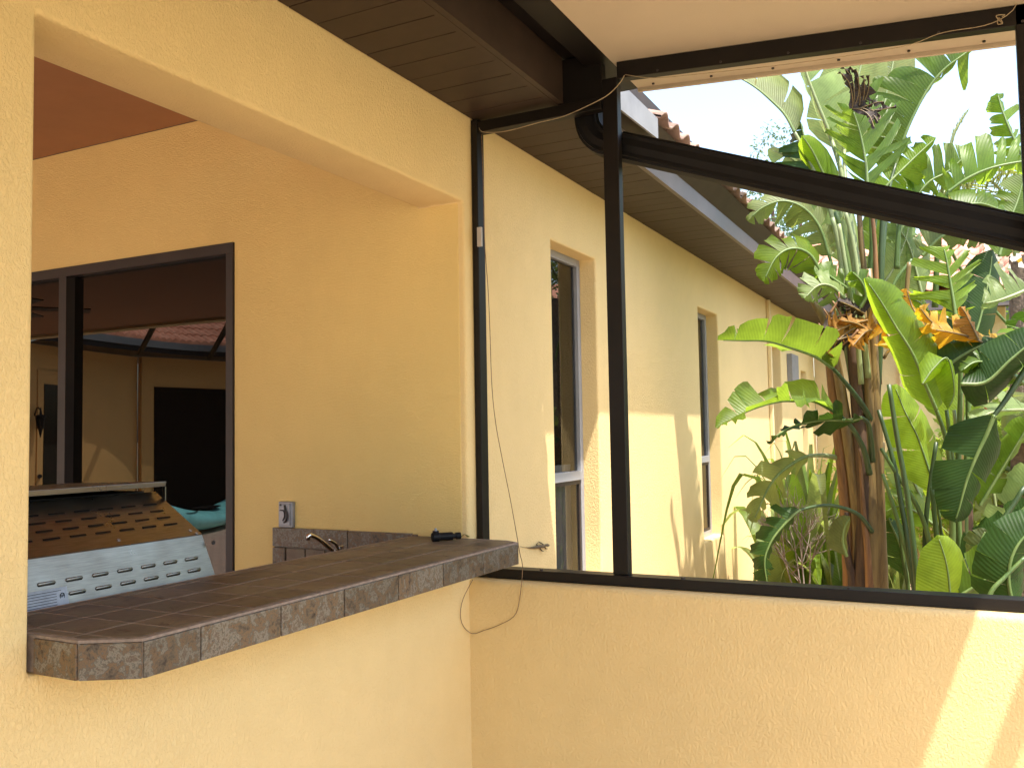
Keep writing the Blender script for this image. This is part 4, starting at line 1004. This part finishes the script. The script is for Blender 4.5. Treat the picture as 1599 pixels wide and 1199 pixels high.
# leaves behind the top right
L([(1400, 440), (1390, 400), (1400, 350), (1420, 300), (1430, 270)], (5.2, 5.3), 44, 40, 'green', None, nl=6, gap=.25, flut=.1, seed=77, W=56)
L([(1440, 460), (1430, 420), (1418, 380), (1395, 345)], (5.0, 5.1), 40, 44, 'pale', None, nl=6, gap=.2, flut=.1, seed=78, W=56)
L([(1420, 320), (1450, 285), (1480, 268), (1512, 240)], (4.9, 4.9), 56, 26, 'green', [(1400, 420), (1405, 350)], 4.9, nl=6, gap=.5, flut=.2, seed=79, W=62, sweep=.5)
L([(1480, 300), (1512, 278), (1550, 262), (1600, 252), (1650, 250)], (4.7, 4.6), 54, 7, 'green', [(1460, 480), (1466, 360)], 4.8, nl=9, gap=.55, flut=.22, seed=80, W=62, sweep=.4)
L([(1600, 250), (1580, 210), (1566, 175), (1557, 145)], (4.8, 4.9), 18, 26, 'green', None, nl=7, gap=.6, flut=.3, seed=82, W=40)
L([(1480, 345), (1500, 325), (1530, 318), (1570, 330)], (4.6, 4.6), 34, 28, 'green', None, nl=5, gap=.3, flut=.2, seed=83, W=46)
L([(1560, 400), (1575, 350), (1590, 310), (1600, 270)], (4.9, 5.0), 34, 34, 'green', None, nl=5, gap=.3, flut=.2, seed=84, W=46)
L([(1440, 400), (1470, 370), (1510, 360), (1555, 375)], (4.7, 4.6), 34, 22, 'olive', None, nl=6, gap=.4, flut=.25, seed=85, W=44)
L([(1360, 470), (1395, 420), (1412, 380), (1420, 350)], (5.0, 5.1), 40, 40, 'pale', None, nl=5, gap=.2, flut=.1, seed=86, W=50)
L([(1385, 480), (1410, 470), (1432, 470), (1452, 488)], (4.9, 4.8), 20, 20, 'lime', None, nl=4, gap=.3, flut=.3, seed=87, W=34)
# stems
for (pts, d_, r0, r1, mt) in [
    ([(1378, 740), (1398, 800), (1420, 880), (1432, 960), (1440, 1100)], 4.4, .009, .016, 'green'),
    ([(1376, 700), (1400, 740), (1432, 790), (1452, 850), (1465, 960), (1470, 1100)], 4.45, .009, .017, 'green'),
    ([(1388, 600), (1402, 690), (1418, 780), (1428, 870), (1436, 960), (1440, 1100)], 4.0, .010, .017, 'dark'),
    ([(1462, 690), (1452, 760), (1445, 830), (1444, 960), (1446, 1100)], 4.5, .010, .018, 'dark'),
    ([(1478, 640), (1488, 720), (1496, 800), (1500, 900), (1502, 1100)], 4.3, .009, .016, 'green'),
    ([(1490, 640), (1496, 720), (1488, 800), (1486, 900), (1486, 1100)], 4.35, .009, .016, 'pale'),
    ([(1502, 560), (1500, 660), (1500, 760), (1502, 860), (1504, 1100)], 4.4, .012, .019, 'tan'),
    ([(1510, 560), (1512, 660), (1508, 760), (1507, 860), (1508, 1100)], 4.42, .012, .018, 'green'),
    ([(1600, 760), (1560, 820), (1525, 860), (1500, 900), (1490, 1000)], 4.0, .011, .017, 'dark'),
    ([(1620, 800), (1580, 812), (1545, 850), (1520, 920), (1515, 1100)], 4.05, .009, .015, 'dark'),
    ([(1550, 760), (1558, 820), (1562, 880), (1560, 960), (1560, 1100)], 4.5, .008, .012, 'pale'),
    ([(1600, 870), (1570, 900), (1545, 930), (1530, 1000)], 3.5, .007, .011, 'green'),
    ([(1455, 760), (1462, 830), (1470, 900), (1474, 1100)], 4.45, .012, .016, 'green'),
    ([(1440, 870), (1446, 910), (1450, 960), (1452, 1100)], 4.3, .020, .024, 'rust'),
    ([(1405, 830), (1412, 880), (1420, 940), (1425, 1100)], 4.6, .010, .014, 'green'),
    ([(1380, 560), (1392, 540), (1408, 520), (1420, 410)], 4.6, .008, .012, 'tan'),
    ([(1372, 500), (1398, 440), (1424, 405)], 4.7, .012, .008, 'green')]:
    pxstem(bp2, pts, d_, r0, r1, mt, 'stem')
pxstem(bp2, [(1505, 740), (1506, 830), (1507, 940), (1508, 1150)], 4.5, .040, .055, 'brown', 'trunk')
rel(bp2)

# ---- procedural clumps further back and outside the frame at right (give depth and reflections)
def rand_clump(pos, n, h, label, seed, cat='plant', mats=('green', 'green', 'dark', 'olive', 'pale', 'lime'), ll=.9):
    rnd = random.Random(seed); root = thing('banana_like_plant', label, cat, tuple(pos)); pos = V(pos)
    for i in range(n):
        az = rnd.uniform(0, 2*math.pi); e = V((math.cos(az), math.sin(az), 0)); hh = h*rnd.uniform(.45, 1.0); out = rnd.uniform(.15, .55)*hh*.6; l_ = ll*rnd.uniform(.8, 1.2)
        p0 = pos+e*.08; p1 = pos+e*out*.4+V((0, 0, hh*.55)); p2 = pos+e*out+V((0, 0, hh))
        a = rnd.uniform(.1, .8); m0 = p2; m1 = p2+e*l_*.45*math.sin(a+.3)+V((0, 0, l_*.42)); m2 = p2+e*l_*(.35+.6*math.sin(a))+V((0, 0, l_*(.75-a)))
        side = e.cross(V((0, 0, 1))).normalized(); W_ = l_*.19
        tw = rnd.uniform(-.6, .6); sv = (side*math.cos(tw)+V((0, 0, 1))*math.sin(tw))*W_
        mt = rnd.choice(mats)
        lf, PP = leaf_blade([m0, m1, m2], lambda v, s=sv: s*-1, lambda v, s=sv: s, 'leaf', LM[mt], root, rnd.choice((5, 7, 9)), rnd.choice((.1, .3, .5)), .15, .1, seed=seed*100+i, nu=3, nv=2)
        MB().tube(smoothpts([p0, p1, p2, PP[12]], 14), [.022-.0011*k for k in range(14)], 6).build('petiole', SM['green'], lf, smooth=True)
    rel(root); return root
rand_clump(V((2.55, 4.4, 0)), 18, 2.0, 'broad leaved plant crowding behind the right clump', 5)
rand_clump(V((2.3, 5.8, 0)), 12, 1.5, 'lower broad leaved plant behind the tall trunk, near the far wing', 6)
rand_clump(V((3.6, 2.8, 0)), 14, 2.0, 'broad leaved plant just outside the frame beyond the right post', 8)

# feather palm fronds
def frond(P, ln, droop, name, parent, seed, mat=None, n=70, wd=.018):
    rnd = random.Random(seed); Q = smoothpts(P, n); mb = MB()
    for i in range(4, n):
        t_ = (Q[min(i+1, n-1)]-Q[i-1]).normalized(); s = t_.cross(V((0, 0, 1))).normalized(); f = math.sin(math.pi*(i/n)**.7)*.9+.1
        for sg in (-1, 1):
            L_ = ln*f*rnd.uniform(.8, 1.1); a = Q[i]; d1 = (s*sg*.8+t_*.5+V((0, 0, rnd.uniform(-.3, .3)))).normalized()
            b_ = a+d1*L_*.5; c = b_+(d1*.5+V((0, 0, -droop))).normalized()*L_*.5; wv = t_*wd*.5
            mb.add([a-wv*.6, a+wv*.6, b_+wv, b_-wv, c], [(0, 1, 2, 3), (3, 2, 4)], [(0, 0), (0, .01), (.02, 0), (.02, .01), (.04, 0)])
    o = mb.build(name, mat or m_fern, parent); o['kind'] = 'stuff' if False else o.get('kind', '') or 'part'
    del o['kind']
    MB().tube(Q, [.014*(1-.8*i/n)+.002 for i in range(n)], 6).build('rachis', SM['pale'], o, smooth=True); return o
fpal = thing('feather_palm', 'yellow green feather palm drooping behind the leaves at the upper right', 'palm tree', (atd(1570, 700, 7.2).x, atd(1570, 700, 7.2).y, 0))
frond([atd(1585, 400, 7.2), atd(1570, 310, 7.1), atd(1530, 275, 7.0), atd(1490, 285, 6.9), atd(1450, 330, 6.8)], .42, 1.6, 'frond', fpal, 1)
frond([atd(1585, 400, 7.2), atd(1620, 320, 7.1), atd(1600, 262, 7.0), atd(1540, 262, 6.9), atd(1480, 300, 6.8)], .42, 1.6, 'frond', fpal, 2)
frond([atd(1575, 400, 7.3), atd(1520, 330, 7.3), atd(1470, 310, 7.3), atd(1420, 325, 7.2), atd(1390, 370, 7.2)], .36, 1.4, 'frond', fpal, 3)
frond([atd(1585, 400, 7.2), atd(1640, 330, 7.1), atd(1680, 320, 7.0), atd(1740, 380, 6.9)], .45, 1.2, 'frond', fpal, 4)
frond([atd(1478, 260, 6.2), atd(1488, 215, 6.2), atd(1500, 190, 6.2), atd(1512, 172, 6.2)], .10, -.6, 'frond', fpal, 5, n=26, wd=.02)
MB().tube([atd(1590, 400, 7.25), V((atd(1590, 700, 7.25).x, atd(1590, 700, 7.25).y, 0))], [.07, .11], 10).build('trunk', m_bark, fpal)
MB().tube(smoothpts([atd(1478, 260, 6.2), atd(1470, 330, 6.4), atd(1500, 420, 6.9), atd(1585, 520, 7.2)], 12), .012, 6).build('stalk', SM['green'], fpal)
rel(fpal)

# strap leaved lily plant
def straps(px, d_, n, ln, label, seed, mt='lime', w_=.048, name='strap_lily'):
    p = atd(*px, d_); p.z = 0; root = thing(name, label, 'plant', tuple(p)); rnd = random.Random(seed)
    for i in range(n):
        az = rnd.uniform(0, 2*math.pi); e = V((math.cos(az), math.sin(az), 0)); l_ = ln*rnd.uniform(.6, 1.1); k = rnd.uniform(.12, .75)
        q0 = p+e*.05+V((0, 0, .25)); q1 = p+e*l_*.30*k+V((0, 0, .25+l_*.55)); q2 = p+e*l_*.75*k+V((0, 0, .25+l_*(1.0-.35*k))); q3 = p+e*l_*1.1*k+V((0, 0, .25+l_*(1.05-1.0*k*rnd.uniform(.6, 1.2))))
        Q = smoothpts([q0, q1, q2, q3], 14); s = e.cross(V((0, 0, 1))); s = (s*math.cos(.5)+e*math.sin(.5)*rnd.choice((-1, 1))).normalized(); mb = MB(); vs = []; uv = []
        for j, q in enumerate(Q):
            f = j/13; w2 = w_*(.6+.6*math.sin(math.pi*min(1, f*1.3)))*(1-f**3)+.001
            vs += [q-s*w2, q+V((0, 0, -w2*.35)), q+s*w2]; uv += [(w2, f*l_), (0, f*l_), (w2, f*l_)]
        mb.add(vs, [(3*j+a, 3*j+a+1, 3*j+a+4, 3*j+a+3) for j in range(13) for a in (0, 1)], uv)
        mb.build('leaf', LM[rnd.choice((mt, mt, 'green', 'olive'))], root, smooth=True)
    rel(root)
straps((1268, 930), 5.7, 50, 1.32, 'bright green strap leaved lily in the sun between wall and trunk', 3)
straps((1222, 930), 6.2, 28, .95, 'smaller strap leaved lily with pale blades close to the wall', 4, 'pale')
straps((1312, 930), 5.4, 22, .75, 'strap leaved lily tucked against the left side of the trunk', 5, 'green')
straps((1395, 930), 6.2, 26, .7, 'strap leaved lily behind the green stems right of the trunk', 6, 'olive')
# dry twiggy weed
p = atd(1258, 930, 5.2); p.z = 0
tw = thing('dry_weed', 'dry pale twiggy weed in front of the strap leaves', 'weed', tuple(p)); mb = MB(); rnd = random.Random(4)
def twig(a, d_, L_, r, dep):
    b_ = a+d_*L_; mb.tube([a, a.lerp(b_, .5)+V((rnd.gauss(0, .01), rnd.gauss(0, .01), 0)), b_], [r, r*.8, r*.5], 4, False)
    if dep:
        for _ in range(4): twig(a.lerp(b_, rnd.uniform(.4, 1)), (d_+V((rnd.gauss(0, .5), rnd.gauss(0, .5), rnd.gauss(.1, .3)))).normalized(), L_*rnd.uniform(.4, .7), r*.6, dep-1)
for k in range(4): twig(p+V((0, 0, .5)), V((rnd.gauss(-.15, .2), rnd.gauss(0, .2), 1)).normalized(), .45, .006, 3)
mb.tube([p, p+V((0, 0, .5))], .008, 5); mb.build('twigs', m_lip, tw); rel(tw)

# leaf-cloud bushes and trees
def cloud(center, rad, n, size, mat, name, parent, seed, gaps=.5, uvs=.02):
    rnd = np.random.RandomState(seed); C_ = []; k = 0; lump = [(rnd.normal(size=3)*np.array(rad)*.55, rnd.uniform(.35, .6)) for _ in range(max(5, int(12*gaps*2)))]
    pts = []
    for c, s in lump:
        q = rnd.normal(size=(n//len(lump), 3)); q /= np.linalg.norm(q, axis=1)[:, None]; q *= (rnd.uniform(0.3, 1, size=(len(q), 1))**.5)*s*np.array(rad)
        pts.append(q+c)
    pts = np.concatenate(pts)+np.array(center); m = len(pts)
    a = rnd.normal(size=(m, 3)); a /= np.linalg.norm(a, axis=1)[:, None]; b_ = np.cross(a, rnd.normal(size=(m, 3))); b_ /= np.linalg.norm(b_, axis=1)[:, None]
    sz = size*rnd.uniform(.6, 1.3, size=(m, 1))
    v = np.stack([pts-a*sz, pts-b_*sz*.42, pts+a*sz, pts+b_*sz*.42], 1).reshape(-1, 3)
    v[:, 2] = np.maximum(v[:, 2], .01)
    me = bpy.data.meshes.new(name); me.from_pydata(v.tolist(), [], [(4*i, 4*i+1, 4*i+2, 4*i+3) for i in range(m)]); me.uv_layers.new(name='UVMap'); me.materials.append(mat)
    o = bpy.data.objects.new(name, me); COL.objects.link(o); o.parent = parent; return o
def bush(c, rad, n, size, mat, label, seed, cat='bush', trunk=False, nm='bush'):
    root = thing(nm, label, cat, (c[0], c[1], 0))
    cloud(c, rad, n, size, mat, 'crown', root, seed, gaps=.8)
    rnd = random.Random(seed); mb = MB()
    for k in range(5):
        mb.tube(smoothpts([V((c[0], c[1], 0)), V((c[0]+rnd.gauss(0, .1), c[1]+rnd.gauss(0, .1), c[2]*.5)), V((c[0]+rnd.gauss(0, rad[0]*.5), c[1]+rnd.gauss(0, rad[1]*.5), c[2]+rad[2]*.4))], 8), [.05*rad[0]*(1-.09*j)+.004 for j in range(8)], 6)
    mb.build('trunk', m_bark, root); rel(root); return root
P = lambda x, y, d_: atd(x, y, d_)
b1 = P(1590, 740, 9); bush((b1.x, b1.y, .9), (1.1, .9, .8), 9000, .045, m_bushlight, 'bright yellow green bush in full sun low at the right edge', 11)
b1 = P(1500, 760, 11); bush((b1.x, b1.y, .8), (1.2, .9, .8), 7000, .05, m_bushlight, 'sunlit low bush glimpsed between the right hand stems', 12)
b1 = P(1585, 545, 13); bush((b1.x, b1.y, 2.2), (1.0, 1.0, .8), 6000, .06, m_bushleaf, 'rounded bush below the grey fascia of the neighbouring roof', 13)
b1 = P(1218, 352, 20); bush((b1.x+.1, b1.y, 6.1), (1.25, 1.4, 1.5), 7000, .05, m_treeleaf, 'airy distant tree rising beyond the roof at left of the plants', 14, 'tree', nm='tree')
b1 = P(1560, 640, 18)
bush((b1.x-.5, b1.y, 2.0), (2.6, 1.5, 2.0), 9000, .12, m_bushleaf, 'dark green tree mass behind the right hand clump', 15, 'tree', nm='tree')
bush((b1.x+3.5, b1.y-5, 2.4), (2.4, 2.4, 2.4), 9000, .12, m_bushleaf, 'leafy tree outside the frame beyond the right bushes', 16, 'tree', nm='tree')
# red flowers
rf = P(1541, 640, 8.2); ff = thing('flowering_shrub', 'shrub with red flowers half hidden behind the right leaves', 'shrub', (rf.x, rf.y, 0))
m_red = simple('red_petal', (.55, .05, .03), .5, 0, 10, .2)
for (x, y) in ((1543, 640), (1540, 652), (1566, 682), (1572, 690), (1596, 676)):
    c = P(x, y, 8.2); mb = MB()
    for k in range(6):
        a = k*math.pi/3; e = RT*math.cos(a)+UP*math.sin(a); s = RT*-math.sin(a)+UP*math.cos(a)
        mb.add([c, c+e*.04-s*.025-FW*.02, c+e*.075-FW*.01, c+e*.04+s*.025-FW*.02], [(0, 1, 2, 3)])
    mb.build('flower', m_red, ff)
cloud((rf.x+.2, rf.y, 1.3), (.8, .5, .6), 2500, .045, m_bushlight, 'foliage', ff, 77)
MB().tube([V((rf.x, rf.y, 0)), V((rf.x+.1, rf.y, 1.2))], .03, 6).build('trunk', m_bark, ff)
rel(ff)
# white blossom spray near the downspout end
wf = P(1562, 390, 5.6); wb = thing('blossom_stalk', 'white and yellow blossom on a stalk near the right end of the downspout', 'flower', tuple(wf))
m_wp = simple('white_petal', (.75, .70, .62), .6, 0, 10, .1); mb = MB(); my = MB(); rnd = random.Random(2)
for k in range(22):
    c = wf+RT*rnd.gauss(0, .055)+UP*rnd.gauss(-.02, .055)+FW*rnd.gauss(0, .05); a = rnd.uniform(0, 6.28); e = (RT*math.cos(a)+UP*math.sin(a)+FW*rnd.gauss(0, .5)).normalized(); s = e.cross(FW).normalized()
    (mb if k % 3 else my).add([c-e*.012, c+s*.02, c+e*.05, c-s*.02], [(0, 1, 2, 3)])
mb.build('petals', m_wp, wb)['kind'] = 'stuff'; my.build('yellow_petals', LM['yellow'], wb)['kind'] = 'stuff'
MB().tube(smoothpts([wf, P(1530, 412, 5.6), P(1500, 440, 5.5), P(1470, 520, 5.2)], 12), .010, 6).build('stalk', SM['pale'], wb); rel(wb)

# unseen hedge added on the open side to cut sky fill and feed window reflections
for i in range(4, 8):
    bush((10.5+random.uniform(-.2, .2), -9+i*2.6, .75), (.9, 1.6, .8), 3500, .07, m_bushleaf, 'unseen hedge section added to block sky light opposite %s' % {4: 'the bar', 5: 'the low wall', 6: 'the first window', 7: 'the second window'}[i], 30+i, 'hedge', nm='added_hedge')
# mulch chips
mb = MB(); rnd = random.Random(8)
for k in range(9000):
    x, y = rnd.uniform(.05, 2.6), rnd.uniform(2.2, 7.9); a = rnd.uniform(0, 3.14); l_, w2 = rnd.uniform(.02, .05), rnd.uniform(.006, .014); e = V((math.cos(a), math.sin(a), rnd.gauss(0, .35))); s = V((-math.sin(a), math.cos(a), rnd.gauss(0, .3)))
    c = V((x, y, .014+rnd.random()*.02)); mb.add([c-e*l_-s*w2, c+e*l_-s*w2, c+e*l_+s*w2, c-e*l_+s*w2], [(0, 1, 2, 3)])
m_chip = simple('bark_chip', (.46, .30, .22), .9, 0, 3, .5)
o = mb.build('bark_mulch', m_chip); o['kind'] = 'stuff'; o['label'] = 'reddish bark mulch strewn over the planting bed'; o['category'] = 'mulch'
